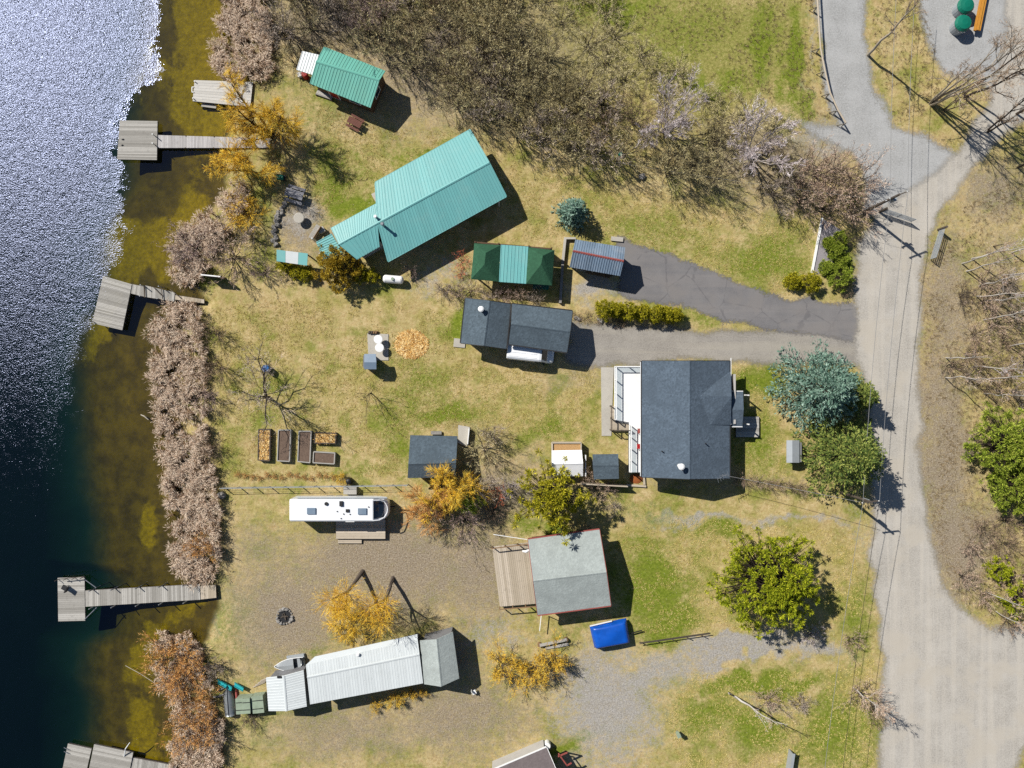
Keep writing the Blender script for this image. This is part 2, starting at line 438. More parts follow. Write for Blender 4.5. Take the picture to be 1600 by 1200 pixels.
# ------------------------------------------------------------------ the lake
wx = np.concatenate([[-420, -250, -150, -100, -75], np.arange(-62, -22.9, .4)]); wy = np.concatenate([[-420, -200, -100, -60], np.arange(-48, 48.1, .4), [60, 100, 200, 420]])
mx_, my_ = np.meshgrid(wx, wy); wX = mx_.ravel(); wY = my_.ravel()
wpx = 800 + 15 * wX; wpy = 600 - 15 * wY
edge = np.interp(wpy, [-400, 0, 100, 150, 200, 240, 290, 330, 400, 450, 500, 600, 700, 850, 1200], [262, 250, 242, 225, 205, 190, 207, 206, 195, 172, 140, 128, 112, 80, 40])
wave = smooth(-16, 30, edge - wpx + (fbm(wX, wY, 3.2, 8, 4) - .5) * 80)
wave = wave * (1 - .62 * smooth(480, 900, wpy)) * .94 + .06
WV = np.stack([wX, wY, np.full_like(wX, WATER_Z)], 1)
wnx, wny = len(wx), len(wy)
wi = (np.arange(wny - 1)[:, None] * wnx + np.arange(wnx - 1)[None, :]).ravel()
WF = np.stack([wi, wi + 1, wi + wnx + 1, wi + wnx], 1)
# skirt and floor make the water a closed body
rim = list(range(0, wnx)) + [k * wnx + wnx - 1 for k in range(1, wny)] + [(wny - 1) * wnx + k for k in range(wnx - 2, -1, -1)] + [k * wnx for k in range(wny - 2, 0, -1)]
low = WV[rim].copy(); low[:, 2] = -16
o0 = len(WV)
WV2 = np.concatenate([WV, low, [[-200, 0, -16]]])
nr = len(rim); cen = o0 + nr
skirt = np.array([[rim[(k + 1) % nr], rim[k], o0 + k, o0 + (k + 1) % nr] for k in range(nr)])
fl = np.array([[cen, o0 + (k + 1) % nr, o0 + k, cen] for k in range(nr)])
water_me = bpy.data.meshes.new('lake_water')
water_me.from_pydata([tuple(map(float, p)) for p in WV2], [], [tuple(map(int, f)) for f in WF] + [tuple(map(int, f)) for f in skirt] + [tuple(map(int, f[:3])) for f in fl])
at = water_me.attributes.new('ripple', 'FLOAT', 'POINT'); at.data.foreach_set('value', np.concatenate([wave, np.zeros(nr + 1)]).astype(np.float32))
def water_material():
    t = NT('lake water')
    rip = t.attr('ripple').outputs['Fac']
    # broken edge of the ruffled water
    brk = t.math('MULTIPLY', t.math('MULTIPLY', rip, t.math('SUBTRACT', 1.0, rip)), t.math('MULTIPLY', t.math('SUBTRACT', t.noise(1.8, 5, .75), .5), 9.0))
    rip = t.math('MAXIMUM', t.math('ADD', rip, brk), .03)
    h = t.math('ADD', t.math('MULTIPLY', t.noise(1.7, 2, .6), .5), t.math('MULTIPLY', t.noise(7.5, 2, .6), .5))
    nb = t.bump(h, rip, .10)
    ge = t.n('ShaderNodeNewGeometry'); dt = t.n('ShaderNodeVectorMath', operation='DOT_PRODUCT')
    t.t.links.new(ge.outputs['Incoming'], dt.inputs[0]); t.t.links.new(ge.outputs['Normal'], dt.inputs[1])
    # Schlick reflectance, the same from both sides of the surface
    sch = t.math('ADD', t.math('MULTIPLY', t.math('POWER', t.math('SUBTRACT', 1.0, t.math('ABSOLUTE', dt.outputs['Value'])), 5.0), .95), .05)
    gl = t.n('ShaderNodeBsdfGlossy'); gl.distribution = 'BECKMANN'; t.set(gl.inputs['Roughness'], t.mapr(rip, .05, .6, .04, .27)); gl.inputs['Color'].default_value = (.60, .68, 1.0, 1); t.t.links.new(nb, gl.inputs['Normal'])
    tr = t.n('ShaderNodeBsdfTransparent'); tr.inputs['Color'].default_value = (.95, .97, .96, 1)
    mx = t.n('ShaderNodeMixShader')
    t.t.links.new(sch, mx.inputs[0]); t.t.links.new(tr.outputs[0], mx.inputs[1]); t.t.links.new(gl.outputs[0], mx.inputs[2])
    t.t.links.new(mx.outputs[0], t.out.inputs['Surface'])
    va = t.n('ShaderNodeVolumeAbsorption'); va.inputs['Color'].default_value = (.50, .60, .47, 1); va.inputs['Density'].default_value = .5
    t.t.links.new(va.outputs[0], t.out.inputs['Volume'])
    t.t.nodes.remove(t.bsdf)
    return t.m
structure('lake_water', water_me, water_material())

# ------------------------------------------------------------------ roads and drives (thin sheets with worn, ragged edges)
def poly_sdf(pts, x, y):
    pts = np.array(pts, float); n = len(pts)
    d = np.full(x.shape, 1e18); inside = np.zeros(x.shape, bool)
    for i in range(n):
        a = pts[i]; b = pts[(i + 1) % n]; e = b - a
        wxx = x - a[0]; wyy = y - a[1]
        t = np.clip((wxx * e[0] + wyy * e[1]) / max(e @ e, 1e-9), 0, 1)
        d = np.minimum(d, (wxx - e[0] * t) ** 2 + (wyy - e[1] * t) ** 2)
        c = ((a[1] > y) != (b[1] > y)) & (x < (b[0] - a[0]) * (y - a[1]) / (b[1] - a[1] + 1e-12) + a[0])
        inside ^= c
    return np.where(inside, 1, -1) * np.sqrt(d)
def sheet(name, pix, z, mat, margin=.6, step=.3):
    pts = np.array([P(*p)[:2] for p in pix])
    lo = pts.min(0) - 1.5; hi = pts.max(0) + 1.5
    xs = np.arange(lo[0], hi[0], step); ys = np.arange(lo[1], hi[1], step)
    a, b = np.meshgrid(xs, ys); sd = poly_sdf(pts, a, b)
    sd = sd + (fbm(a, b, 2.2, 21) - .5) * 1.3
    keep = (sd[:-1, :-1] > -margin) | (sd[1:, :-1] > -margin) | (sd[:-1, 1:] > -margin) | (sd[1:, 1:] > -margin)
    idx = np.arange(a.size).reshape(a.shape)
    q = np.stack([idx[:-1, :-1], idx[:-1, 1:], idx[1:, 1:], idx[1:, :-1]], -1)[keep]
    used = np.unique(q); remap = np.full(a.size, -1); remap[used] = np.arange(len(used))
    me = np_mesh(name, np.stack([a.ravel()[used], b.ravel()[used], np.full(len(used), z)], 1), remap[q])
    at = me.attributes.new('edge', 'FLOAT', 'POINT'); at.data.foreach_set('value', sd.ravel()[used].astype(np.float32))
    return structure(name, me, mat)
def road_material(name, dark, midc, light, fine=14, streak=None, soft=(-.55, .5), patch=None, crack=False):
    t = NT(name)
    n1 = t.noise(fine, 4, .7); n2 = t.noise(.45, 4, .6)
    c = t.ramp(n1, [(.28, dark), (.5, midc), (.74, light)])
    c = t.mix(t.mapr(n2, .35, .7, 0, .5), c, light)
    c = t.mix(t.mapr(t.noise(1.7, 5, .7), .5, .75, 0, .35), c, dark)
    if streak:
        mp = t.n('ShaderNodeMapping'); mp.inputs['Scale'].default_value = streak[0]; mp.inputs['Rotation'].default_value = (0, 0, streak[1])
        t.t.links.new(t.pos(), mp.inputs['Vector'])
        c = t.mix(t.mapr(t.noise(1.0, 3, .6, mp.outputs[0], .6), .42, .66, 0, .36), c, streak[2])
    vo = t.n('ShaderNodeTexVoronoi', feature='DISTANCE_TO_EDGE'); vo.inputs['Scale'].default_value = .32; t.t.links.new(t.pos(), vo.inputs['Vector'])
    if crack: c = t.mix(t.mapr(t.math('ADD', vo.outputs['Distance'], t.math('MULTIPLY', t.math('SUBTRACT', t.noise(1.2, 4), .5), .12)), .004, .02, .55, 0), c, dark)
    if patch: c = t.mix(t.mapr(t.noise(.28, 3, .55), .5, .66, 0, .7), c, patch)
    t.done(c, .95, t.bump(n1, .4, .03), .15)
    f = t.math('ADD', t.attr('edge').outputs['Fac'], t.math('MULTIPLY', t.math('SUBTRACT', t.noise(3.5, 5, .75), .5), 1.6))
    al = t.mapr(f, soft[0], soft[1])
    tr = t.n('ShaderNodeBsdfTransparent'); mx = t.n('ShaderNodeMixShader')
    t.t.links.new(al, mx.inputs[0]); t.t.links.new(tr.outputs[0], mx.inputs[1]); t.t.links.new(t.bsdf.outputs[0], mx.inputs[2])
    t.t.links.new(mx.outputs[0], t.out.inputs['Surface'])
    return t.m
m_road = road_material('packed gravel road', S(158, 152, 143), S(192, 186, 176), S(216, 210, 200), 8, ((1.1, .035, 1), math.radians(3), S(226, 217, 202)), patch=S(206, 197, 182))
m_path = road_material('blue grey gravel lane', S(146, 145, 142), S(180, 180, 178), S(206, 206, 205), 7, ((.9, .05, 1), math.radians(-12), S(196, 196, 194)))
m_asph = road_material('worn asphalt drive', S(112, 110, 112), S(132, 130, 131), S(152, 149, 148), 16, ((.06, .9, 1), math.radians(14), S(158, 152, 148)), soft=(-.3, .25), crack=True, patch=S(146, 141, 138))
m_gdrv = road_material('dusty gravel drive', S(134, 128, 120), S(164, 158, 150), S(190, 184, 174), 8, ((.06, .8, 1), math.radians(4), S(192, 184, 168)))
m_conc = mat_plain('old concrete', S(206, 200, 188), .9, .14, .8, .2, bump=.15)
sheet('gravel_lane', [(1278, -30), (1283, 60), (1288, 120), (1302, 180), (1312, 196), (1255, 192), (1280, 222), (1330, 236), (1348, 262), (1352, 330), (1450, 330), (1500, 250), (1440, 208), (1392, 200), (1378, 165), (1360, 115), (1350, 60), (1356, -30)], .004, m_path)
sheet('gravel_parking', [(1440, -30), (1440, 40), (1452, 78), (1478, 110), (1520, 125), (1560, 150), (1640, 130), (1640, -30)], .004, m_path)
sheet('gravel_drive', [(888, 508), (950, 502), (1020, 512), (1100, 520), (1345, 515), (1352, 566), (1200, 566), (1100, 562), (1000, 566), (940, 572), (884, 562)], .004, m_gdrv, step=.25)
sheet('asphalt_drive', [(968, 372), (985, 378), (1040, 396), (1110, 424), (1180, 452), (1240, 468), (1340, 476), (1350, 512), (1345, 534), (1220, 516), (1120, 500), (1085, 484), (1060, 478), (962, 462), (965, 420)], .008, m_asph, step=.25)
sheet('gravel_road', [(1500, 240), (1522, 196), (1545, 160), (1570, 60), (1575, -30), (1640, -30), (1640, 150), (1590, 190), (1540, 240), (1500, 285), (1470, 330), (1452, 380), (1440, 430), (1436, 500), (1435, 600), (1438, 700), (1445, 790), (1455, 860),
    (1475, 920), (1500, 955), (1545, 980), (1640, 990), (1640, 1150), (1600, 1172), (1570, 1230), (1375, 1230), (1378, 1130), (1385, 1050), (1374, 960), (1362, 880), (1366, 800), (1366, 700), (1352, 610), (1338, 560), (1336, 470), (1345, 380), (1380, 330), (1430, 290)], .012, m_road)

# ------------------------------------------------------------------ building materials
m_turq = mat_metal('turquoise roofing steel', S(124, 196, 194), .45, .05, S(168, 206, 198), .3)
m_green = mat_metal('weathered green roofing steel', S(122, 200, 182), .5, .06, S(140, 190, 165), .3)
m_bluegrey = mat_metal('blue grey roofing steel', S(128, 148, 168), .42, .12, S(190, 192, 196), .4)
m_white_st = mat_metal('white roofing steel', S(232, 238, 238), .5, .03, S(190, 196, 192), .25)
m_greyst = mat_metal('galvanised steel', S(176, 182, 186), .4, .08, S(130, 130, 130), .3)
m_sh_dark = mat_shingle('charcoal shingles', S(98, 112, 126))
m_sh_dark2 = mat_shingle('charcoal shed shingles', S(96, 110, 120))
m_sh_light = mat_shingle('pale weathered shingles', S(184, 192, 188), .14)
m_sh_green = mat_shingle('forest green shingles', S(58, 102, 76), .22)
m_sh_brown = mat_shingle('grey brown shingles', S(122, 112, 112), .12)
m_white = mat_plain('white paint', S(240, 240, 238, .78), .6, .08, 1.2)
m_siding = mat_plain('pale siding', S(206, 202, 196), .8, .12, 1.0)
m_brownwall = mat_plain('brown stained siding', S(108, 84, 64), .85, .25, 1.4)
m_greywall = mat_plain('grey siding', S(140, 140, 142), .85, .2, 1.0)
m_dark = mat_plain('dark trim', S(48, 48, 50), .6, .2, 2)
m_black = mat_plain('black plastic', S(30, 30, 32), .5, .2, 3)
m_iron = mat_plain('dark iron', S(62, 60, 60), .5, .25, 6, .4, .4)
m_steel = mat_plain('bare steel', S(186, 190, 194), .35, .15, 3, .5, .6)
m_glass = mat_plain('window glass', S(40, 52, 66), .08, .2, .5, .8)
m_red = mat_plain('red paint', S(196, 36, 40), .5, .2, 2)
m_rust = mat_plain('rust red paint', S(176, 92, 84), .7, .25, 3)
m_wood_grey = mat_wood('silvered dock boards', S(158, 154, 146), S(206, 202, 194))
m_wood_tan = mat_wood('sun bleached deck boards', S(186, 172, 150), S(222, 208, 188))
m_wood_brown = mat_wood('brown lumber', S(120, 92, 66), S(170, 138, 104))
m_wood_dark = mat_wood('old dark timber', S(74, 66, 58), S(112, 102, 92))
m_wood_orange = mat_wood('orange stained timber', S(196, 128, 40), S(226, 164, 70))
m_stone = mat_plain('field stone', S(168, 164, 158), .9, .35, 4, bump=.4)
m_soil = mat_plain('bed soil', S(132, 112, 98), .95, .3, 6, .1, bump=.6)
m_chips = mat_leaf('wood chips', [S(150, 100, 44), S(206, 156, 82), S(236, 200, 130), S(246, 222, 170)], k=1.35)
m_tarpblue = mat_plain('blue tarpaulin', S(14, 96, 208), .38, .25, .9, .5, bump=.1)
m_tarpwhite = mat_plain('white tarpaulin', S(244, 244, 246, .8), .5, .06, 1.2, .4, bump=.08)
m_teal = mat_plain('teal plastic', S(40, 178, 186), .45, .15, 2)
m_greenp = mat_plain('green plastic', S(8, 128, 104), .45, .15, 1.5, .4)
m_palegreen = mat_plain('pale green paint', S(168, 184, 160), .7, .2, 2)
m_alu = mat_plain('dull aluminium', S(176, 182, 184), .4, .2, 2, .5, .5)
m_bluep = mat_plain('blue plastic', S(52, 130, 206), .5, .2, 3)
m_van = mat_plain('white van paint', S(240, 242, 244, .8), .25, .05, .8, .6)
m_tyre = mat_plain('tyre rubber', S(36, 36, 36), .9, .2, 8)
m_lamp = mat_plain('clear lamp glass', S(220, 224, 228), .15, .05, 3, .8)
m_amber = mat_plain('red lamp glass', S(170, 30, 28), .2, .05, 3, .8)

def lerp(a, b, t): return np.asarray(a) * (1 - t) + np.asarray(b) * t
def panels(T, roof, E0, E1, R1, R0, mat, w=.92, rib=.03, nr=3):
    """sheets of ribbed roofing from eave E0-E1 up to ridge R0-R1, each one its own piece"""
    L = np.linalg.norm(np.asarray(E1) - E0); n = max(1, int(round(L / w)))
    nrm = np.cross(np.asarray(E1) - E0, np.asarray(R0) - E0); nrm = nrm / np.linalg.norm(nrm)
    if nrm[2] < 0: nrm = -nrm
    for i in range(n):
        prof = []
        for k in range(nr):
            u0 = (i + k / nr) / n; q = .035 / L
            prof += [(u0 + q * .2, 0), (u0 + q, rib), (u0 + 2.2 * q, rib), (u0 + 3.2 * q, 0)]
        prof.append(((i + 1) / n - .002 / L, 0))
        vs = []
        for u, h in prof:
            e = lerp(E0, E1, u); r = lerp(R0, R1, u)
            vs += [lerp(e, r, -.012) + nrm * (h + .012), lerp(e, r, .997) + nrm * (h + .012)]
        fs = [(2 * k, 2 * k + 2, 2 * k + 3, 2 * k + 1) for k in range(len(prof) - 1)]
        T.part('roof_panel', MB().add(vs, fs), mat, roof)

def slab(mb, quad, th=.11):
    """roof plate: top corner points, dropped straight down"""
    n = len(quad)
    q = [np.asarray(p, float) for p in quad]
    a = np.cross(q[1] - q[0], q[2] - q[0])
    if a[2] < 0: q = q[::-1]
    vs = q + [p - np.array([0, 0, th]) for p in q]
    return mb.add(vs, [tuple(range(n)), tuple(range(2 * n - 1, n - 1, -1))] + [(i, n + i, n + (i + 1) % n, (i + 1) % n) for i in range(n)])

def opening(T, a, b, u, w, z0, z1, kind='window', mframe=None, proud=.04):
    """window or door set on the wall a-b (outside is to the right going a->b)"""
    a = np.asarray(a, float)[:2]; b = np.asarray(b, float)[:2]; d = b - a; L = np.linalg.norm(d); d /= L; n = np.array([d[1], -d[0]])
    c = a + d * L * u
    def bar(p0, p1, zz0, zz1, off0, off1):
        q = [c + d * p0 + n * off0, c + d * p0 + n * off1, c + d * p1 + n * off1, c + d * p1 + n * off0]
        return MB().prism(q[::1], zz0, zz1)
    pane = T.part(kind, bar(-w / 2, w / 2, z0, z1, -.05, proud), m_glass if kind == 'window' else (mframe or m_white))
    f = MB()
    for (p0, p1, q0, q1) in ((-w / 2 - .07, -w / 2, z0 - .07, z1 + .07), (w / 2, w / 2 + .07, z0 - .07, z1 + .07), (-w / 2, w / 2, z1, z1 + .07), (-w / 2, w / 2, z0 - .07, z0)):
        m = bar(p0, p1, q0, q1, -.05, proud + .025); f.add(m.v, m.f)
    T.part('frame', f, m_white, pane)
    if kind == 'door':
        T.part('handle', bar(w / 2 - .14, w / 2 - .08, z0 + .95, z0 + 1.08, proud, proud + .06), m_steel, pane)

def gable(name, label, eaves, ridge, ze, zr, roofmat, wallmat, ov=.35, metal=False, cap=None, group=None, cat='building', fascia=None, rib=.03, zr1=None, open_walls=False, zes=None, pw=.92):
    """eaves: four pixel corners A,B,C,D (A,D at the ridge's first end); ridge: two pixels"""
    zes = zes or [ze] * 4
    A, B, C, D = [P(p[0], p[1], z) for p, z in zip(eaves, zes)]
    R0 = P(*ridge[0], zr); R1 = P(*ridge[1], zr if zr1 is None else zr1)
    base = (A + B + C + D) / 4; base[2] = 0
    T = Thing(name, label, cat, base, group)
    roof = MB(); slab(roof, [A, B, R1, R0]); slab(roof, [D, C, R1, R0])
    ro = T.part('roof', roof, roofmat)
    if metal:
        panels(T, ro, A, B, R1, R0, roofmat, pw, rib); panels(T, ro, D, C, R1, R0, roofmat, pw, rib)
    u = (R1 - R0) / np.linalg.norm(R1 - R0)
    capm = MB()
    for s, (e0, e1) in ((1, (A, B)), (-1, (D, C))):
        d0 = lerp(R0, e0, .13 / max(.2, np.linalg.norm(e0 - R0))); d1 = lerp(R1, e1, .13 / max(.2, np.linalg.norm(e1 - R1)))
        up = np.array([0, 0, .05 if metal else .022])
        capm.add([R0 + up * 1.4, R1 + up * 1.4, d1 + up, d0 + up], [(0, 1, 2, 3) if s < 0 else (3, 2, 1, 0)])
    T.part('ridge_cap', capm, cap or roofmat, ro)
    if fascia:
        for e0, e1 in ((A, B), (D, C)):
            f = MB()
            out = (e0 + e1) / 2 - (R0 + R1) / 2; out[2] = 0; out /= np.linalg.norm(out)
            f.beam(e0 + out * .06 - np.array([0, 0, .06]), e1 + out * .06 - np.array([0, 0, .06]), .11, .12)
            T.part('gutter', f, fascia)
        for r, e0, e1, s in ((R0, A, D, -1), (R1, B, C, 1)):
            o = u * s * .03 - np.array([0, 0, .07])
            T.part('barge_board', MB().beam(r + o, e0 + o, .05, .16), fascia); T.part('barge_board', MB().beam(r + o, e1 + o, .05, .16), fascia)
    # walls, set in under the eaves
    def wallpt(e_self, e_far_along, r_self, e_opp):
        along = e_far_along - e_self; along /= np.linalg.norm(along)
        acr = e_opp - e_self; la = np.linalg.norm(acr); acr = acr / la
        return e_self + along * ov + acr * ov
    a = wallpt(A, B, R0, D); b = wallpt(B, A, R1, C); c = wallpt(C, D, R1, B); d = wallpt(D, C, R0, A)
    def topz(p, e, r):
        k = ov / max(.3, np.linalg.norm((r - e)[:2])); return e[2] + (r[2] - e[2]) * min(1, k) - .13
    za, zb, zc, zd = topz(a, A, R0), topz(b, B, R1), topz(c, C, R1), topz(d, D, R0)
    r0 = R0 + u * ov; r1 = R1 - u * ov
    if not open_walls:
        vs = [(a[0], a[1], -.1), (b[0], b[1], -.1), (c[0], c[1], -.1), (d[0], d[1], -.1), (a[0], a[1], za), (b[0], b[1], zb), (c[0], c[1], zc), (d[0], d[1], zd), (r0[0], r0[1], r0[2] - .14), (r1[0], r1[1], r1[2] - .14)]
        fs = [(0, 1, 5, 4), (1, 2, 6, 9, 5), (2, 3, 7, 6), (3, 0, 4, 8, 7)]
        T.part('wall', MB().add(vs, fs), wallmat)
    T.corners = dict(A=A, B=B, C=C, D=D, R0=R0, R1=R1, a=a, b=b, c=c, d=d); T.roof = ro
    return T

def chimney(T, px, py, z, h, r=.17, mat=None):
    p = P(px, py, z)
    s = T.part('flue', MB().cyl(p, r, z - .25, z + h, 12), mat or m_steel, T.roof)
    T.part('flue_cap', MB().cyl(p, r * 1.5, z + h, z + h + .07, 12, r * .9), mat or m_steel, T.roof)
def vent(T, px, py, z, h=.35):
    p = P(px, py, z); T.part('vent_pipe', MB().cyl(p, .06, z - .2, z + h, 8), m_dark, T.roof)

# ---- small green cabin
T = gable('small_cabin', 'small cabin with ribbed green metal roof beside the bare thicket', [(506, 73), (602, 111), (579, 168), (484, 130)], [(494, 96), (593, 125)], 2.5, 3.2, m_green, m_brownwall, .3, True, rib=.03)
opening(T, T.corners['d'], T.corners['c'], .3, 1.0, .1, 2.0, 'door', m_red); opening(T, T.corners['d'], T.corners['c'], .7, 1.1, 1.0, 1.9)
opening(T, T.corners['c'], T.corners['b'], .5, 1.0, 1.0, 1.9)
lq = [P(472, 80, 2.2), P(498, 86, 2.45), P(488, 117, 2.35), P(463, 109, 2.1)]
mb = MB(); slab(mb, lq, .06); lo = T.part('lean_to_roof', mb, m_white_st, None, 'white ribbed lean-to roof at the cabin\'s left end')
panels(T, lo, lq[0], lq[1], lq[2], lq[3], m_white_st, .8, .04)
T.part('post', MB().beam(P(465, 107), P(465, 107) + [0, 0, 2.05], .1), m_wood_dark); T.part('post', MB().beam(P(474, 84), P(474, 84) + [0, 0, 2.15], .1), m_wood_dark)
single('red_barrel', MB().tube([P(479, 121) + [0, 0, z] for z in (0, .04, .3, .34, .6, .64, .88, .9)], [.28, .3, .3, .32, .32, .3, .3, .26], 14), m_red, 'red barrel under the white lean-to of the small green cabin', 'barrel', P(479, 121))
single('foam_cooler', MB().box(P(471, 118) + [0, 0, .2], (.6, .4, .4), .4).box(P(471, 118) + [0, 0, .43], (.66, .46, .06), .4), m_white, 'white cooler box beside the red barrel at the small cabin', 'cooler', P(471, 118))

def planks(mb, A, B, C, D, w=.145, gap=.014, th=.045):
    """boards parallel to A-B, laid from A-B towards D-C"""
    A, B, C, D = [np.asarray(p, float) for p in (A, B, C, D)]
    n = max(2, int(round(np.linalg.norm(D - A) / w))); g = gap / w / n * .5
    for i in range(n):
        t0 = i / n + g; t1 = (i + 1) / n - g
        q = [lerp(A, D, t0), lerp(B, C, t0), lerp(B, C, t1), lerp(A, D, t1)]
        e = (random.random() - .5) * .012
        mb.hexa([p - [0, 0, th] for p in q][::1], [p + [0, 0, e] for p in q]) if np.cross(q[1] - q[0], q[2] - q[0])[2] > 0 else mb.hexa([p - [0, 0, th] for p in q][::-1], [p + [0, 0, e] for p in q][::-1])
    return mb
random.seed(4)

def deck_thing(name, label, cat, pix, z, mat, base_z=0.0, legs=True, w=.145, group=None, frame=None):
    q = [P(*p, z) for p in pix]; b = sum(q) / 4; b[2] = base_z
    T = Thing(name, label, cat, b, group)
    T.part('boards', planks(MB(), *q, w=w), mat, None, None, 'stuff')
    f = MB()
    ins = [lerp(p, b + [0, 0, z - base_z], .03) for p in q]
    for i in range(4): f.beam(ins[i] - [0, 0, .13], ins[(i + 1) % 4] - [0, 0, .13], .06, .15)
    T.part('frame', f, frame or m_wood_dark)
    if legs:
        for p in ins: T.part('leg', MB().beam([p[0], p[1], min(base_z, float(ground_z(p[0], p[1]))) - .1], [p[0], p[1], z - .07], .12), m_wood_dark)
    return T, q
deck_thing('porch_step', 'grey board step beside the door of the small green cabin', 'deck', [(497, 138), (521, 147), (518, 156), (493, 147)], .25, m_wood_grey)

# ---- the large turquoise-roofed house: wide part and narrow part share one ridge
T = gable('turquoise_house', 'long house with turquoise metal roof lying slantwise above the lawn', [(586, 286), (735, 203), (791, 306), (606, 408)], [(590, 348.5), (764.5, 254)], 2.5, 3.3, m_turq, m_siding, .45, True, fascia=m_turq, rib=.022, zes=[2.55] * 4)
a, b, c, d = [T.corners[k] for k in 'abcd']
for u in (.2, .42, .7): opening(T, d, c, u, 1.5, .9, 2.0)
opening(T, d, c, .56, .95, .1, 2.05, 'door', m_white); opening(T, c, b, .5, 1.6, .9, 2.0)
rr0 = P(529, 382, 3.3); rr1 = T.corners['R0'] + (rr0 - T.corners['R0']) * .002
n0, n1 = P(517, 357, 2.92), P(600, 312, 2.92); s0, s1 = P(557, 405, 2.9), P(593, 384.5, 2.9)
roof2 = MB(); slab(roof2, [n0, n1, rr1, rr0]); slab(roof2, [s0, s1, rr1, rr0])
ro = T.part('roof', roof2, m_turq, None, 'narrow wing of the turquoise roof')
panels(T, ro, n0, n1, rr1, rr0, m_turq, .92, .022); panels(T, ro, s0, s1, rr1, rr0, m_turq, .92, .022)
up = np.array([0, 0, .06])
T.part('ridge_cap', MB().add([rr0 + up, rr1 + up, lerp(rr1, n1, .05) + up * .8, lerp(rr0, n0, .05) + up * .8, lerp(rr1, s1, .05) + up * .8, lerp(rr0, s0, .05) + up * .8], [(3, 2, 1, 0), (0, 1, 4, 5)]), m_turq, ro)
nn = lambda p, q, t: lerp(p, q, t)
w = [nn(n0, s0, .1), nn(n1, s1, .1), nn(n1, s1, .9), nn(n0, s0, .9)]
al = (n1 - n0) / np.linalg.norm(n1 - n0); w[0] = w[0] + al * .5; w[3] = w[3] + al * .5
rw = rr0 + al * .5
T.part('wall', MB().add([(p[0], p[1], -.1) for p in w] + [(p[0], p[1], 2.82) for p in w] + [(rw[0], rw[1], 3.15)], [(0, 1, 5, 4), (2, 3, 7, 6), (3, 0, 4, 8, 7)]), m_siding)
opening(T, w[0], w[3], .5, 1.2, 1.6, 2.6)
T.part('gutter', MB().beam(s0 - [0, 0, .06], s1 - [0, 0, .06], .12, .12), m_turq); T.part('gutter', MB().beam(n0 - [0, 0, .06], n1 - [0, 0, .06], .12, .12), m_turq)
pq = [P(494, 378, 2.25), P(518, 365, 2.55), P(537, 396, 2.55), P(506, 405, 2.2)]
mb = MB(); slab(mb, pq, .07); po = T.part('porch_roof', mb, m_turq); panels(T, po, pq[0], pq[3], pq[2], pq[1], m_turq, .75, .04)
T.part('post', MB().beam(P(497, 379), P(497, 379) + [0, 0, 2.3], .11), m_white); T.part('post', MB().beam(P(508, 402), P(508, 402) + [0, 0, 2.25], .11), m_white)
T.roof = ro; chimney(T, 588, 340, 3.15, .5, .12, m_white)
chimney(T, 600, 353, 3.2, 1.0, .13)
T.part('door_step', MB().box(P(591, 306) + [0, 0, .1], (1.1, .9, .2), math.radians(29)), m_conc)
T.part('post', MB().beam(P(780, 322), P(780, 322) + [0, 0, 2.35], .1), m_white)

# ---- carport with two hipped green pavilions and a turquoise middle
def hip(T, q, ridge, ze, zr, mat):
    A, B, C, D = [P(*p, ze) for p in q]; r0 = P(*ridge[0], zr); r1 = P(*ridge[1], zr)
    mb = MB()
    for quad in ([A, B, r0], [B, C, r1, r0], [C, D, r1], [D, A, r0, r1]): slab(mb, quad, .1)
    return T.part('hip_roof', mb, mat)
T = Thing('carport', 'carport with two hipped dark green roofs joined by a turquoise middle', 'building', P(800, 408))
h1 = hip(T, [(741, 380), (782, 383), (779, 440), (736, 436)], [(759, 395), (757, 413)], 2.4, 3.3, m_sh_green)
h2 = hip(T, [(825, 386), (866.5, 391), (862.5, 446), (822, 443)], [(848, 399.5), (845.5, 413)], 2.4, 3.3, m_sh_green)
mq = [P(782.5, 383, 2.46), P(825.5, 386, 2.46), P(822, 443.5, 2.34), P(779.5, 440.5, 2.34)]
mb = MB(); slab(mb, mq, .08); mo = T.part('middle_roof', mb, m_turq); panels(T, mo, mq[0], mq[1], mq[2], mq[3], m_turq, .7, .035, 2)
for px, py in ((744, 385), (780, 387), (777, 434), (741, 431), (826, 391), (860, 394), (857, 440), (824, 437)): T.part('post', MB().beam(P(px, py, 0), P(px, py, 0) + [0, 0, 2.35], .14), m_brownwall)
T.part('back_wall', MB().prism([P(744, 384)[:2], P(743, 386)[:2], P(858, 396)[:2], P(859, 394)[:2]], 0, 2.25), m_brownwall)
single('storage_chest', MB().box(P(845, 448) + [0, 0, .35], (1.5, .6, .7), -.06).box(P(845, 448) + [0, 0, .73], (1.6, .68, .06), -.06), m_greenp, 'green storage chest under the right hip of the carport', 'chest', P(845, 448))

# ---- shed with blue grey metal roof
T = gable('metal_roof_shed', 'shed with streaked blue grey metal roof at the end of the asphalt drive', [(899, 374.5), (977, 387), (969, 431), (890, 417)], [(895, 392), (974.5, 408)], 2.3, 3.0, m_bluegrey, m_brownwall, .3, True, cap=m_rust, rib=.04, pw=.75)
opening(T, T.corners['d'], T.corners['c'], .3, 1.6, .05, 1.9, 'door', m_wood_dark)
Tl = Thing('lumber_stack', 'low stack of lumber lying along the lower wall of the metal-roofed shed', 'lumber', P(940, 424))
for k in range(7): Tl.part('board', MB().beam(P(915, 420.5 + k % 4 * 1.8) + [0, 0, .06 + .09 * (k // 4)], P(958 - k * 2, 428.5 + k % 4 * 1.8) + [0, 0, .06 + .09 * (k // 4)], .12, .07), m_wood_brown)

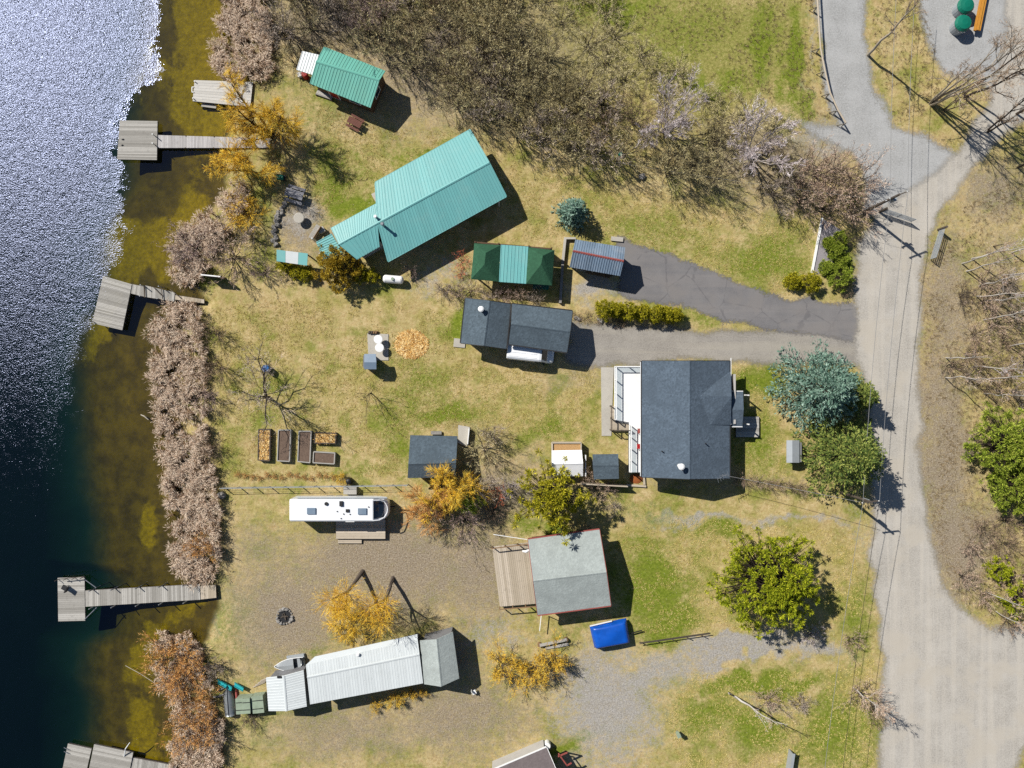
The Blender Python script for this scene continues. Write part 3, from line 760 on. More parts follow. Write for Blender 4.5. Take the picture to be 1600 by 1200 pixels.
# ---- pair of charcoal-roofed outbuildings
T = gable('workshop', 'charcoal shingled workshop with a white flue, left of the pair', [(727.5, 466), (720, 536), (791, 545), (798, 475)], [(765, 470), (755.5, 540)], 2.5, 3.2, m_sh_dark2, m_siding, .35, fascia=m_dark)
chimney(T, 752, 484, 2.95, .75, .2, m_white)
opening(T, T.corners['b'], T.corners['c'], .5, 1.0, .1, 2.05, 'door', m_bluep); opening(T, T.corners['b'], T.corners['c'], .8, .9, 1.0, 1.9)
T.part('porch_slab', MB().box(P(718, 536) + [0, 0, .05], (1.2, .9, .1), -.1), m_conc)
T = gable('garage', 'charcoal shingled garage with a white van parked along its lower side', [(800, 475), (894.5, 486), (886, 550.5), (794.5, 537.5)], [(798.5, 506), (891, 518)], 2.7, 3.4, m_sh_dark2, m_siding, .4, fascia=m_dark)
opening(T, T.corners['c'], T.corners['b'], .5, 2.6, .05, 2.2, 'door', m_white)

# ---- main house
T = gable('main_house', 'main house with large charcoal shingle roof beside the gravel drive', [(1003, 745.5), (1003, 564), (1140, 564), (1140, 747.5)], [(1077.5, 748.5), (1077.5, 564)], 2.75, 4.15, m_sh_dark, m_siding, .45, fascia=m_dark)
chimney(T, 1062, 728, 3.95, .8, .22, m_white); vent(T, 1034, 705, 3.35); vent(T, 1102, 693, 3.6)
cr0 = P(1094, 619, 3.86); cr1 = P(1143, 619.5, 3.5); cn = P(1141.5, 577, 2.66); cs1 = P(1142, 664, 2.80); cs0 = P(1110, 664, 3.45)
mb = MB(); slab(mb, [cr0, cr1, cn], .12); slab(mb, [cr0, cr1, cs1, cs0], .12); T.part('cross_gable', mb, m_sh_dark)
T.part('gable_wall', MB().prism([P(1137, 585)[:2], P(1137, 660)[:2], P(1134, 660)[:2], P(1134, 585)[:2]], 0, 2.7), m_siding)
e = [P(1142.5, 612, 2.5), P(1161, 612, 2.5), P(1160, 666, 2.5), P(1142.5, 666, 2.5)]; r0 = P(1142.5, 640, 3.0); r1 = P(1162, 640, 3.0)
mb = MB(); slab(mb, [e[0], e[1], r1, r0]); slab(mb, [e[3], e[2], r1, r0]); T.part('porch_roof', mb, m_sh_dark)
for py in (617, 661): T.part('post', MB().beam(P(1158, py), P(1158, py) + [0, 0, 2.45], .12), m_white)
T.part('porch_fascia', MB().beam(e[0] + [0, .05, -.04], e[1] + [0, .05, -.04], .08, .14), m_white); T.part('porch_fascia', MB().beam(e[3] + [0, -.05, -.04], e[2] + [0, -.05, -.04], .08, .14), m_white)
T.part('trim_board', MB().beam(T.corners['C'] + [.14, .3, -.03], T.corners['D'] + [.14, 5.4, -.03], .05, .12), m_white); T.part('trim_board', MB().beam(T.corners['A'] + [-.14, .1, -.03], T.corners['B'] + [-.14, -.1, -.03], .05, .1), m_white)
A, B, C, D = [T.corners[k] for k in 'abcd']
for u in (.12, .35, .62, .85): opening(T, A, B, 1 - u, 1.6, .95, 2.1)
opening(T, A, B, .48, .95, .6, 2.4, 'door', m_white)
mb = MB(); ap = P(1125, 741, 3.1)
for k in range(5): mb.beam(ap + [-.5 + .25 * k, .15 * k - .2, .75], ap + [-.35 + .25 * k, .15 * k - .75, .75], .025)
mb.beam(ap + [-.5, -.4, .75], ap + [.6, .15, .75], .03); mb.beam(ap + [0, -.1, -.2], ap + [0, -.1, .8], .04); T.part('aerial', mb, m_steel)
Dk, q = deck_thing('entry_landing', 'small grey board landing in shade outside the porch of the main house', 'deck', [(1150, 651), (1186, 651), (1186, 683), (1150, 683)], .35, m_wood_grey, w=.3)

def railing(T, pts, h=.95, gap=1.25, mat=None, mid=True, z0=None):
    mat = mat or m_white
    for i in range(len(pts) - 1):
        a, b = np.asarray(pts[i], float), np.asarray(pts[i + 1], float)
        L = np.linalg.norm(b - a); n = max(1, int(round(L / gap)))
        for k in range(n + (i == len(pts) - 2)):
            p = lerp(a, b, k / n); T.part('rail_post', MB().beam(p, p + [0, 0, h], .09), mat)
        r = MB(); r.beam(a + [0, 0, h], b + [0, 0, h], .1, .06)
        if mid: r.beam(a + [0, 0, .12], b + [0, 0, .12], .05, .05)
        T.part('rail', r, mat)
        if mid: T.part('rail_panel', MB().beam(lerp(a, b, .01) + [0, 0, h * .52], lerp(a, b, .99) + [0, 0, h * .52], .02, h * .62), m_railglass)
def glass_mat():
    t = NT('railing glass'); t.set(t.bsdf.inputs['Base Color'], (.8, .86, .88, 1)); t.set(t.bsdf.inputs['Roughness'], .1)
    tr = t.n('ShaderNodeBsdfTransparent'); tr.inputs['Color'].default_value = (.86, .9, .92, 1); mx = t.n('ShaderNodeMixShader'); mx.inputs[0].default_value = .18
    t.t.links.new(tr.outputs[0], mx.inputs[1]); t.t.links.new(t.bsdf.outputs[0], mx.inputs[2]); t.t.links.new(mx.outputs[0], t.out.inputs['Surface']); return t.m
m_railglass = glass_mat()
DZ = .9
Td = Thing('sun_deck', 'white L-shaped deck with railing along the lake side of the main house', 'deck', P(982, 640))
dp = [P(960, 572, DZ), P(960, 656, DZ), P(983, 660, DZ), P(983, 738, DZ), P(1012, 738, DZ), P(1012, 572, DZ)]
Td.part('deck_floor', MB().prism([p[:2] for p in dp], DZ - .12, DZ), m_white)
Td.part('skirt', MB().prism([lerp(p, dp[4], .03)[:2] for p in dp], 0, DZ - .125), m_greywall)
railing(Td, [P(1003, 573, DZ), P(961, 573, DZ), P(961, 655, DZ)]); railing(Td, [P(984, 664, DZ), P(984, 736, DZ)])
T2, q2 = deck_thing('stair_landing', 'tan board stair landing at the corner of the white sun deck', 'deck', [(954, 634), (984, 634), (984, 672), (954, 672)], .55, m_wood_tan)
railing(T2, [q2[0], q2[3]], .9, 1.1, m_wood_dark, False); railing(T2, [q2[3] + [.3, 0, 0], q2[2]], .9, 1.1, m_wood_dark, False)
single('patio_slab', MB().prism([P(939, 574)[:2], P(940, 681)[:2], P(955, 681)[:2], P(959, 574)[:2]], -.05, .06), m_conc, 'narrow pale concrete patio along the front of the sun deck', 'patio', P(948, 628))
for (px, py, lab) in ((998, 697, 'red folding chair on the narrow part of the white deck'), (999, 673, 'pinkish chair against the house wall on the white deck')):
    mC = m_red if py > 680 else m_rust; b = P(px, py, DZ); Tc = Thing('deck_chair', lab, 'chair', b)
    Tc.part('seat', MB().box(b + [0, 0, .42], (.5, .5, .05)), mC); Tc.part('backrest', MB().box(b + [.26, 0, .68], (.05, .5, .5)), mC)
    for sx in (-.21, .21):
        for sy in (-.21, .21): Tc.part('leg', MB().beam(b + [sx, sy, 0], b + [sx, sy, .4], .04), m_steel)
single('flower_bed_border', MB().prism([P(979, 756)[:2], P(1009, 758)[:2], P(1009, 761)[:2], P(978, 759)[:2]], -.05, .22).prism([P(1004, 745)[:2], P(1007, 745)[:2], P(1008, 757)[:2], P(1005, 757)[:2]], -.05, .22), m_wood_tan, 'low timber edging round a bark-covered corner bed of the main house', 'edging', P(993, 758))
single('bark_mound', MB().blob(P(994, 748) + [0, 0, -.02], (.75, .55, .14), 3, .1, 14, 6), mat_leaf('red bark', [S(150, 82, 40), S(190, 112, 62)], big=.9), 'mound of orange bark mulch in the corner bed of the main house', 'mulch', P(994, 748))

# ---- white covered garden box, square shed, shed by the fence
T = gable('covered_garden_box', 'garden box half covered by a white tarpaulin roof beside the square shed', [(862, 704), (909, 703), (911, 744), (862, 744)], [(862, 725), (911, 724)], 1.5, 2.0, m_tarpwhite, m_greywall, .12, zes=[1.35, 1.35, 1.35, 1.35])
f = MB()
bx = [P(863, 692, 1.0), P(908, 692, 1.0), P(908, 706, 1.0), P(863, 706, 1.0)]
for i in range(4): f.beam(bx[i] - [0, 0, .5], bx[(i + 1) % 4] - [0, 0, .5], .12, 1.0)
T.part('box_frame', f, m_wood_tan)
T.part('wood_chips', MB().prism([p[:2] for p in bx], .1, .85), mat_plain('orange chips', S(222, 178, 124), .95, .3, 12, .1, bump=.8))
for py in (714, 726, 737): opening(T, P(913, 745), P(913, 702), (745 - py) / 43, .5, .5, 1.2)
T = gable('square_shed', 'small square charcoal shed between the white tarpaulin and the house', [(926, 710), (966, 709.5), (967, 748), (928, 749)], [(926.5, 727), (966.5, 727)], 2.05, 2.3, m_sh_dark2, m_brownwall, .2)
opening(T, T.corners['a'], T.corners['d'], .5, .8, .05, 1.8, 'door', m_wood_brown)
single('timber_fence', MB().prism([P(906, 753)[:2], P(978, 757)[:2], P(978, 758.4)[:2], P(906, 754.4)[:2]], 0, 1.3), m_wood_tan, 'pale timber fence behind the square shed and under the cedar', 'fence', P(940, 756))
T = gable('garden_shed', 'charcoal roofed garden shed beside the golden willow', [(641, 680), (715, 681.5), (712, 745.5), (637, 747)], [(638, 725), (712.5, 723)], 2.2, 2.9, m_sh_dark2, m_brownwall, .3)
opening(T, T.corners['c'], T.corners['b'], .4, .9, .05, 1.9, 'door', m_white)
Tp = Thing('shed_ramp', 'small grey concrete pad with a white side board beside the garden shed', 'pad', P(725, 680))
Tp.part('slab', MB().prism([P(716, 664)[:2], P(716, 692)[:2], P(730, 698)[:2], P(734, 667)[:2]], -.03, .12), m_conc)
Tp.part('side_board', MB().beam(P(733.5, 669) + [0, 0, .35], P(731, 694) + [0, 0, .35], .1, .7), m_white)
single('stone_bench', MB().box(P(682, 676) + [0, 0, .22], (1.1, .35, .1)).box(P(676, 676) + [0, 0, .09], (.15, .3, .2)).box(P(688, 676) + [0, 0, .09], (.15, .3, .2)), m_stone, 'pale stone bench against the upper side of the garden shed', 'bench', P(682, 676))

# ---- light grey cabin with big deck
T = gable('grey_cabin', 'cabin with pale grey shingle roof and a wide wooden deck', [(825, 843), (936.5, 827.5), (954.5, 946), (840, 961)], [(833, 907.5), (947.5, 894)], 2.8, 3.9, m_sh_light, m_brownwall, .4, fascia=m_rust)
A, B, C, D = [T.corners[k] for k in 'abcd']
opening(T, A, D, .5, 1.8, .4, 2.2, 'door', m_white); opening(T, A, B, .3, 1.2, 1, 2); opening(T, A, B, .7, 1.2, 1, 2)
T.part('antenna_mast', MB().beam(P(846, 958, 1.0), P(843, 986, 1.0), .07).beam(P(846, 958, 2.4), P(846, 958, .9), .07), m_white)
T.part('wall_pole', MB().beam(P(824, 843, 2.4), P(771, 835, 2.4), .06), m_white)
T.part('lamp', MB().tube([P(828, 859, 2.2), P(822, 862, 2.25), P(816, 861, 2.2)], [.12, .16, .08], 8), m_white)
Tk, q = deck_thing('cabin_deck', 'wide deck of sun-bleached boards on the lake side of the grey cabin', 'deck', [(781, 948), (769, 854), (828, 847), (841, 943)], .5, m_wood_tan, w=.2)
railing(Tk, [q[1], q[2]], .9, 1.4, m_wood_brown, False); railing(Tk, [q[0], q[3]], .9, 1.4, m_wood_brown, False)

# ---- long white metal building in three roofs
T = gable('long_white_shed', 'long shed with white ribbed metal roof, middle of three joined roofs', [(478, 1039), (652.5, 999), (661, 1067), (484.5, 1100)], [(480, 1058), (655.5, 1022)], 2.6, 2.72, m_white_st, m_greywall, .25, True, rib=.012, pw=.8)
ext = [P(492, 1026, 2.5), P(652, 991, 2.5), P(652.5, 999.5, 2.6), P(478, 1039, 2.6)]
mb = MB(); slab(mb, ext, .05); T.part('eave_strip', mb, m_white_st)
opening(T, T.corners['d'], T.corners['c'], .3, 1.0, .05, 1.9, 'door', m_white); opening(T, T.corners['d'], T.corners['c'], .6, 1.2, 1, 1.9)
T.roof and chimney(T, 560, 1022, 2.62, .2, .12, m_white)
T = gable('white_end_shed', 'white metal roofed shed at the lakeward end of the long white building', [(416, 1059), (420, 1111), (479, 1104), (474, 1047.5)], [(443, 1056), (447.5, 1111)], 2.3, 2.52, m_white_st, m_greywall, .2, True, rib=.012, pw=.8)
T.part('vent', MB().box(P(437, 1058, 2.5), (.5, .2, .12)), m_dark, T.roof)
T = gable('weathered_end_shed', 'weathered pale roofed shed at the inland end of the long white building', [(656, 1001), (662.5, 1069), (717.5, 1060), (707.5, 987.5)], [(682, 999), (689, 1073)], 2.5, 3.2, m_sh_light, m_greywall, .25)
Tj = Thing('chair', 'small white chair beside the weathered shed at the lower end', 'chair', P(741, 1079)); b = P(741, 1079)
Tj.part('seat', MB().box(b + [0, 0, .42], (.42, .42, .04), .5), m_white)
Tj.part('backrest', MB().box(b + [-.18, .12, .66], (.05, .4, .44), .5), m_white)
for sx in (-.16, .16):
    for sy in (-.16, .16): Tj.part('leg', MB().beam(b + [sx, sy, 0], b + [sx, sy, .4], .04), m_white)

# ---- house cut off at the bottom edge
T = gable('edge_house', 'grey brown roofed house with white fascia cut off by the bottom edge', [(760, 1208), (854, 1168), (900, 1276), (806, 1316)], [(783, 1262), (877, 1222)], 2.7, 3.6, m_sh_brown, m_siding, .4, fascia=m_white)
Tq = Thing('red_porch_frame', 'red timber porch frame at the corner of the house on the bottom edge', 'porch', P(880, 1190))
for a_, b_ in (((873, 1178), (886, 1196)), ((886, 1176), (872, 1182)), ((886, 1196), (893, 1192))): Tq.part('timber', MB().beam(P(*a_, 2.0), P(*b_, 2.0), .12), m_rust)
for p in ((873, 1178), (886, 1196), (886, 1176)): Tq.part('post', MB().beam(P(*p, 0) * [1, 1, 0], P(*p, 2.0), .12), m_rust)
single('white_drum', MB().tube([P(855, 1160) + [0, 0, z] for z in (0, .05, .4, .8, .85)], [.3, .33, .34, .33, .28], 14), m_white, 'white drum at the corner of the house on the bottom edge', 'drum', P(855, 1160))

# ------------------------------------------------------------------ docks
DKZ = .14
def dock_piles(T, pts, top, mat=None, r=.05):
    for p in pts:
        g = float(ground_z(p[0], p[1]))
        T.part('pile', MB().cyl(p, r, g - .4, top, 8), mat or m_steel)
def dock_section(T, name, pix, z, mat, w=.145, floats=True):
    q = [P(*p, z) for p in pix]
    o = T.part(name, planks(MB(), *q, w=w), mat, None, None, 'stuff')
    c = sum(q) / 4; f = MB()
    ins = [lerp(p, c, .02) for p in q]
    for i in range(4): f.beam(ins[i] - [0, 0, .14], ins[(i + 1) % 4] - [0, 0, .14], .07, .18)
    T.part('dock_frame', f, m_wood_dark, o)
    if floats:
        a = lerp(ins[0], ins[3], .5); b = lerp(ins[1], ins[2], .5)
        for t in (.2, .8):
            p0 = lerp(lerp(ins[0], ins[3], t), lerp(ins[1], ins[2], t), .08); p1 = lerp(lerp(ins[0], ins[3], t), lerp(ins[1], ins[2], t), .92)
            T.part('float', MB().tube([p0 - [0, 0, .36], p1 - [0, 0, .36]], .17, 8), m_black, o)
    return q
T = Thing('raft_dock', 'white decked raft lying half under the golden willow', 'dock', P(346, 146, WATER_Z))
q = dock_section(T, 'raft_boards', [(304, 125), (395, 128), (391, 167), (301, 158)], DKZ + .1, mat_wood('pale painted boards', S(208, 204, 196), S(226, 222, 214)), w=.28)
dock_piles(T, [lerp(q[0], q[3], .1) + [.1, 0, 0], lerp(q[0], q[3], .9) + [.1, 0, 0]], .5)
T.part('ladder', MB().beam(P(300, 136, .3), P(300, 144, .3), .05).beam(P(300, 136, .3), P(303, 136, .3), .05).beam(P(300, 144, .3), P(303, 144, .3), .05).beam(P(300, 136, .3), P(300, 136, -1), .05).beam(P(300, 144, .3), P(300, 144, -1), .05), m_steel)
T.part('side_plank', MB().beam(P(315, 164, -.12), P(338, 167, -.12), .35, .08), m_wood_grey)

T = Thing('square_dock', 'square grey float at the end of a straight walkway, topmost of the long docks', 'dock', P(214, 218, WATER_Z))
q = dock_section(T, 'platform_boards', [(187, 188), (246, 189), (245, 250), (183, 249)], DKZ + .12, m_wood_grey)
g = dock_section(T, 'walkway_boards', [(246, 231), (246, 211), (423, 216), (421, 231)], DKZ + .04, mat_wood('bleached boards', S(188, 184, 182), S(218, 214, 212)), w=.16, floats=False)
for t in (.25, .5, .75): dock_piles(T, [lerp(g[0], g[3], t), lerp(g[1], g[2], t)], DKZ + .1, m_wood_dark)
dock_piles(T, [P(243, 213, .2), P(243, 227, .2)], .9)
T.part('cleat', MB().beam(P(190, 218, .32), P(193, 217, .32), .05, .1), m_iron); T.part('cleat', MB().beam(P(189, 227, .32), P(192, 226, .32), .05, .1), m_iron)

T = Thing('tilted_dock', 'grey float set askew with a short jointed gangway to the lawn', 'dock', P(175, 472, WATER_Z))
q = dock_section(T, 'platform_boards', [(161, 431), (206, 444), (191, 516), (144, 505)], DKZ + .12, m_wood_grey)
g1 = dock_section(T, 'gangway_boards', [(203, 458), (206, 444), (226, 448), (226, 464)], DKZ + .06, m_wood_grey, floats=False)
g2 = dock_section(T, 'gangway_boards', [(227, 464), (227, 446), (273, 457), (272, 471)], DKZ + .06, m_wood_grey, floats=False)
g3 = dock_section(T, 'gangplank', [(273, 468), (273, 461), (319, 468), (319, 474)], DKZ, m_wood_tan, floats=False)
dock_piles(T, [P(254, 449, .2), P(252, 468, .2), P(147, 503, .2), P(226, 447, .2), P(225, 464, .2)], 1.1)
mb = MB()
for a_, b_ in (((240, 449), (253, 462)), ((252, 447), (254, 467)), ((225, 446), (226, 465)), ((266, 452), (285, 468))): mb.beam(P(*a_, .35), P(*b_, .35), .07)
T.part('brace', mb, m_wood_dark, None, None, 'stuff')

T = Thing('long_pile_dock', 'long pile dock with slanting white posts and a T-shaped end', 'dock', P(110, 937, WATER_Z))
q = dock_section(T, 'platform_boards', [(90, 903), (132, 902), (133, 970), (91, 971)], DKZ + .12, m_wood_grey, w=.2)
g = dock_section(T, 'walkway_boards', [(133, 948), (133, 923), (312, 913), (313, 937)][:1] + [(133, 923), (312, 913), (313, 937)], DKZ + .08, m_wood_grey, w=.2, floats=False)
g4 = dock_section(T, 'ramp_boards', [(310, 937), (310, 916), (337, 914), (338, 934)], DKZ + .04, m_wood_tan, floats=False)
for t in (.08, .27, .48, .68, .89):
    for e0, e1, s in ((g[1], g[2], 1), (g[0], g[3], -1)):
        p = lerp(e0, e1, t) + [0, .08 * s, 0]; gz = float(ground_z(p[0], p[1]))
        T.part('pile', MB().tube([[p[0], p[1], gz - .3], [p[0] - .15, p[1], .95]], .055, 8), m_steel)
T.part('brace', MB().beam(P(132, 905, .3), P(150, 918, .3), .07), m_steel); T.part('brace', MB().beam(P(132, 968, .3), P(151, 949, .3), .07), m_steel)
r = MB(); r.beam(P(91, 905, .9), P(131, 901, .9), .06)
for k in range(4): p = P(92 + 13 * k, 905 - k * 1.2, .2); r.beam(p, p + [0, 0, .7], .05)
T.part('end_rail', r, m_wood_dark)
b = P(104, 917, DKZ + .12); Tc = Thing('dock_chair', 'dark folding chair lying at the upper corner of the long pile dock', 'chair', b)
Tc.part('seat', MB().box(b + [0, 0, .36], (.55, .5, .05), -.5), m_dark); Tc.part('backrest', MB().box(b + [.32, -.18, .55], (.1, .5, .45), -.5), m_dark)
for sx in (-.2, .2):
    for sy in (-.2, .2): Tc.part('leg', MB().beam(b + [sx, sy, 0], b + [sx, sy, .35], .04), m_steel)
T = Thing('corner_dock', 'grey dock in two floats cut off by the bottom edge of the lake', 'dock', P(180, 1190, WATER_Z))
dock_section(T, 'platform_boards', [(106, 1162), (143, 1170), (131, 1222), (95, 1214)], DKZ + .1, m_wood_grey)
q = dock_section(T, 'platform_boards', [(147, 1163), (208, 1176), (197, 1232), (135, 1220)], DKZ + .16, m_wood_grey)
dock_section(T, 'walkway_boards', [(204, 1206), (207, 1184), (276, 1197), (272, 1216)], DKZ + .05, m_wood_grey, floats=False)
T.part('mooring_post', MB().tube([P(194, 1183, .2), P(196, 1170, 1.0), P(203, 1160, 1.2)], [.06, .05, .03], 8), m_white)
T.part('ladder', MB().beam(P(100, 1168, .35), P(108, 1172, .35), .05).beam(P(100, 1174, .35), P(108, 1178, .35), .05), m_steel)

# ------------------------------------------------------------------ vehicles and boats
def wheel(T, p, r, w, axis_y=True, under=None):
    a = np.array([0, w / 2, 0]) if axis_y else np.array([w / 2, 0, 0])
    ty = T.part('wheel', MB().tube([p - a, p + a], r, 18), m_tyre, under)
    T.part('rim', MB().tube([p - a * 1.05, p + a * 1.05], r * .6, 14), m_steel, ty)
def loft(mb, secs):
    """secs: list of rings (same number of points) -> closed skin"""
    n = len(secs[0]); vs = [p for s in secs for p in s]
    fs = [(i * n + k, i * n + (k + 1) % n, (i + 1) * n + (k + 1) % n, (i + 1) * n + k) for i in range(len(secs) - 1) for k in range(n)]
    fs += [tuple(range(n - 1, -1, -1)), tuple(range((len(secs) - 1) * n, len(secs) * n))]
    return mb.add(vs, fs)
def shade(o):
    for p in o.data.polygons: p.use_smooth = True
    return o
# van along the garage: nose to the right
vb = P(829, 551); va_ = math.radians(-6); ca, sa = math.cos(va_), math.sin(va_)
def vp(x, y, z): return np.array([vb[0] + x * ca - y * sa, vb[1] + x * sa + y * ca, z])
T = Thing('parked_van', 'white van parked along the lower wall of the garage, nose to the drive', 'van', vb)
def vring(x, hw, z0, z1, cr=.14, top=.86):
    pts = [(-hw, z0), (hw, z0), (hw, z0 + (z1 - z0) * .5), (hw * (1 + top) / 2, z1 - cr), (hw * top - .1, z1), (-(hw * top - .1), z1), (-hw * (1 + top) / 2, z1 - cr), (-hw, z0 + (z1 - z0) * .5)]
    return [vp(x, y, z) for y, z in pts]
bm_ = MB(); loft(bm_, [vring(-2.42, .90, .35, 1.95), vring(-2.36, .95, .3, 2.02), vring(0, .97, .3, 2.05), vring(.9, .97, .3, 2.03), vring(1.12, .97, .3, 1.98), vring(1.78, .95, .3, 1.18, .1, .92), vring(2.2, .92, .3, 1.02, .12, .9), vring(2.4, .8, .35, .88, .12, .85)])
body = T.part('body', bm_, m_van)
T.part('windscreen', MB().add([vp(1.17, -.66, 1.965), vp(1.70, -.78, 1.32), vp(1.70, .78, 1.32), vp(1.17, .66, 1.965)], [(0, 1, 2, 3)]), m_glass)
T.part('windscreen_seal', MB().beam(vp(1.14, -.7, 2.0), vp(1.14, .7, 2.0), .06, .03), m_dark)
for s in (-1, 1):
    T.part('side_window', MB().add([vp(.5, .985 * s, 1.15), vp(1.5, .975 * s, 1.15), vp(1.1, .93 * s, 1.72), vp(.5, .945 * s, 1.75)], [(0, 1, 2, 3)]), m_glass)
    T.part('mirror', MB().box(vp(1.45, 1.08 * s, 1.2), (.12, .2, .22), va_), m_dark)
    T.part('headlight', MB().box(vp(2.33, .66 * s, .74), (.14, .3, .16), va_), m_lamp)
    T.part('tail_light', MB().box(vp(-2.42, .82 * s, 1.1), (.04, .12, .4), va_), m_amber)
    for x in (-1.5, 1.55): wheel(T, vp(x, .86 * s, .33), .33, .22)
T.part('bumper', MB().box(vp(2.42, 0, .45), (.12, 1.6, .22), va_), m_dark)
for k in (-.6, -.2, .2, .6): T.part('roof_rib', MB().beam(vp(-2.2, k, 2.055), vp(.6, k, 2.062), .05, .02), m_van)
# caravan / motor home
b = P(530, 798); b[2] = 0
L0, R0_, N0, S0 = P(452, 0, 2.7)[0], P(583, 0, 2.7)[0], P(0, 780, 2.7)[1], P(0, 815, 2.7)[1]
T = Thing('travel_trailer', 'long white travel trailer with roof vents parked beside a wooden step deck', 'trailer', ((L0 + R0_) / 2, (N0 + S0) / 2, 0))
cy = (N0 + S0) / 2; hw = (N0 - S0) / 2
def tring(x, hw_, z0, z1, cr=.12): return [np.array([x, cy + y, z]) for y, z in ((-hw_, z0), (hw_, z0), (hw_, z1 - cr), (hw_ - cr, z1), (-(hw_ - cr), z1), (-hw_, z1 - cr))]
bm_ = MB(); loft(bm_, [tring(L0, hw - .06, .5, 2.62), tring(L0 + .1, hw, .45, 2.7), tring(R0_ - .1, hw, .45, 2.7), tring(R0_, hw, .45, 2.67)]); T.part('body', bm_, m_van)
# sloping front cap with the dark window band framed in white
X1 = P(607, 0, 1.6)[0]
sec = []
for x, h, z1 in ((R0_ + .003, hw, 2.5), (R0_ + .45, hw, 2.15), (R0_ + .95, hw * .93, 1.85), (X1 - .12, hw * .72, 1.6), (X1, hw * .45, 1.4)): sec.append([np.array([x, cy + y, z]) for y, z in ((-h, .6), (h, .6), (h, z1 - .1), (h - .12, z1), (-(h - .12), z1), (-h, z1 - .1))])
bm_ = MB(); loft(bm_, sec); T.part('front_cap', bm_, m_van)
T.part('front_window', MB().add([np.array([R0_ + .02, cy - hw + .25, 2.51]), np.array([R0_ + .02, cy + hw - .25, 2.51]), np.array([R0_ + .45, cy + hw - .25, 2.17]), np.array([R0_ + .95, cy + hw * .7, 1.87]), np.array([R0_ + .95, cy - hw * .7, 1.87]), np.array([R0_ + .45, cy - hw + .25, 2.17])], [(0, 5, 2, 1), (5, 4, 3, 2)]), m_glass)
fr_ = MB()
for s in (-1, 1): fr_.tube([np.array([R0_ - .05, cy + s * (hw - .1), 2.75]), np.array([R0_ + .6, cy + s * (hw - .12), 2.5]), np.array([R0_ + 1.05, cy + s * hw * .7, 2.2]), np.array([R0_ + 1.3, cy + s * hw * .3, 2.1]), np.array([R0_ + 1.35, cy, 2.08])], .06, 6)
T.part('front_hoop', fr_, m_van)
for px, py in ((486.5, 798.5), (566, 799)): T.part('skylight', MB().box(P(px, py, 2.76), (.85, .62, .14)), m_bluegrey)
T.part('roof_vent', MB().cyl(P(510, 787, 2.7), .18, 2.68, 2.82, 12), m_dark); T.part('roof_vent', MB().box(P(533, 787, 2.78), (.32, .5, .18)), m_dark); T.part('roof_vent', MB().box(P(543, 798, 2.75), (.34, .3, .12)), m_dark)
for px, py in ((527, 799), (537, 803), (547, 803.5), (533, 810), (576, 792)): T.part('roof_stud', MB().cyl(P(px, py, 2.7), .06, 2.68, 2.78, 8), m_dark)
T.part('awning', MB().tube([np.array([P(465, 0, 2.5)[0], N0 + .1, 2.5]), np.array([P(605, 0, 2.5)[0], N0 + .1, 2.5])], .09, 8), m_greyst)
for s in (-1, 1):
    for x in (-.9, .1): wheel(T, np.array([b[0] + x, cy + s * (hw - .12), .36]), .36, .22)
    opening(T, (L0, cy + s * hw) if s < 0 else (R0_, cy + hw), (R0_, cy + s * hw) if s < 0 else (L0, cy + hw), .3, 1.2, 1.5, 2.2)
opening(T, (L0, cy - hw), (R0_, cy - hw), .72, .75, .7, 2.5, 'door', m_white)
T.part('stabiliser_jack', MB().beam([R0_ - .5, cy - hw + .2, 0], [R0_ - .5, cy - hw + .2, .6], .08), m_iron); T.part('hitch', MB().beam([R0_ + .5, cy, .5], [X1 + .5, cy, .45], .12), m_iron)
deck_thing('trailer_deck', 'tan plank deck along the lower side of the travel trailer', 'deck', [(525, 842), (602, 842), (602, 812), (525, 812)], .45, m_wood_tan, w=.3)
deck_thing('deck_step', 'two-board tan step in front of the trailer deck', 'step', [(528, 849), (565, 849), (565, 843), (528, 843)], .2, m_wood_tan, w=.2)
# tarp-covered load on a trailer
q = [P(922, 981, 1.1), P(980, 969, 1.1), P(986, 1006, 1.1), P(930, 1016, 1.1)]
c = sum(q) / 4; T = Thing('covered_trailer', 'small trailer under a taut bright blue tarpaulin beside the grey cabin', 'trailer', (c[0], c[1], 0))
n = 20; vs = []; fs = []; rng = np.random.RandomState(3)
for j in range(n + 1):
    for i in range(n + 1):
        u, v = i / n, j / n
        p = lerp(lerp(q[0], q[1], u), lerp(q[3], q[2], u), v)
        e = min(u, 1 - u, v, 1 - v)
        z = .42 + .72 * min(1, e / .07) ** .6 + .22 * math.sin(math.pi * u) * math.sin(math.pi * v) ** .7 + .025 * math.sin(u * 7 + v * 4) * math.sin(v * 5 + 1) + .03 * abs(math.sin(u * 3.3 - v * 4.1 + .6)) + rng.rand() * .015
        vs.append((p[0], p[1], z))
for j in range(n):
    for i in range(n): fs.append((j * (n + 1) + i, (j + 1) * (n + 1) + i, (j + 1) * (n + 1) + i + 1, j * (n + 1) + i + 1))
shade(T.part('tarpaulin', MB().add(vs, fs), m_tarpblue))
ins = [lerp(p, c, .06) for p in q]
T.part('trailer_bed', MB().hexa([(p[0], p[1], .4) for p in ins[::-1]], [(p[0], p[1], .55) for p in ins[::-1]]), m_wood_dark)
T.part('white_rail', MB().beam(q[0] * [1, 1, 0] + [0, .06, .75], lerp(q[0], q[1], .6) * [1, 1, 0] + [0, .12, .75], .1), m_white)
T.part('drawbar', MB().beam(P(985, 990, .4), P(1003, 985, .4), .1), m_iron)
for t in (.12, .88): p = lerp(lerp(q[0], q[1], .45), lerp(q[3], q[2], .45), t); wheel(T, np.array([p[0], p[1], .3]), .3, .18)
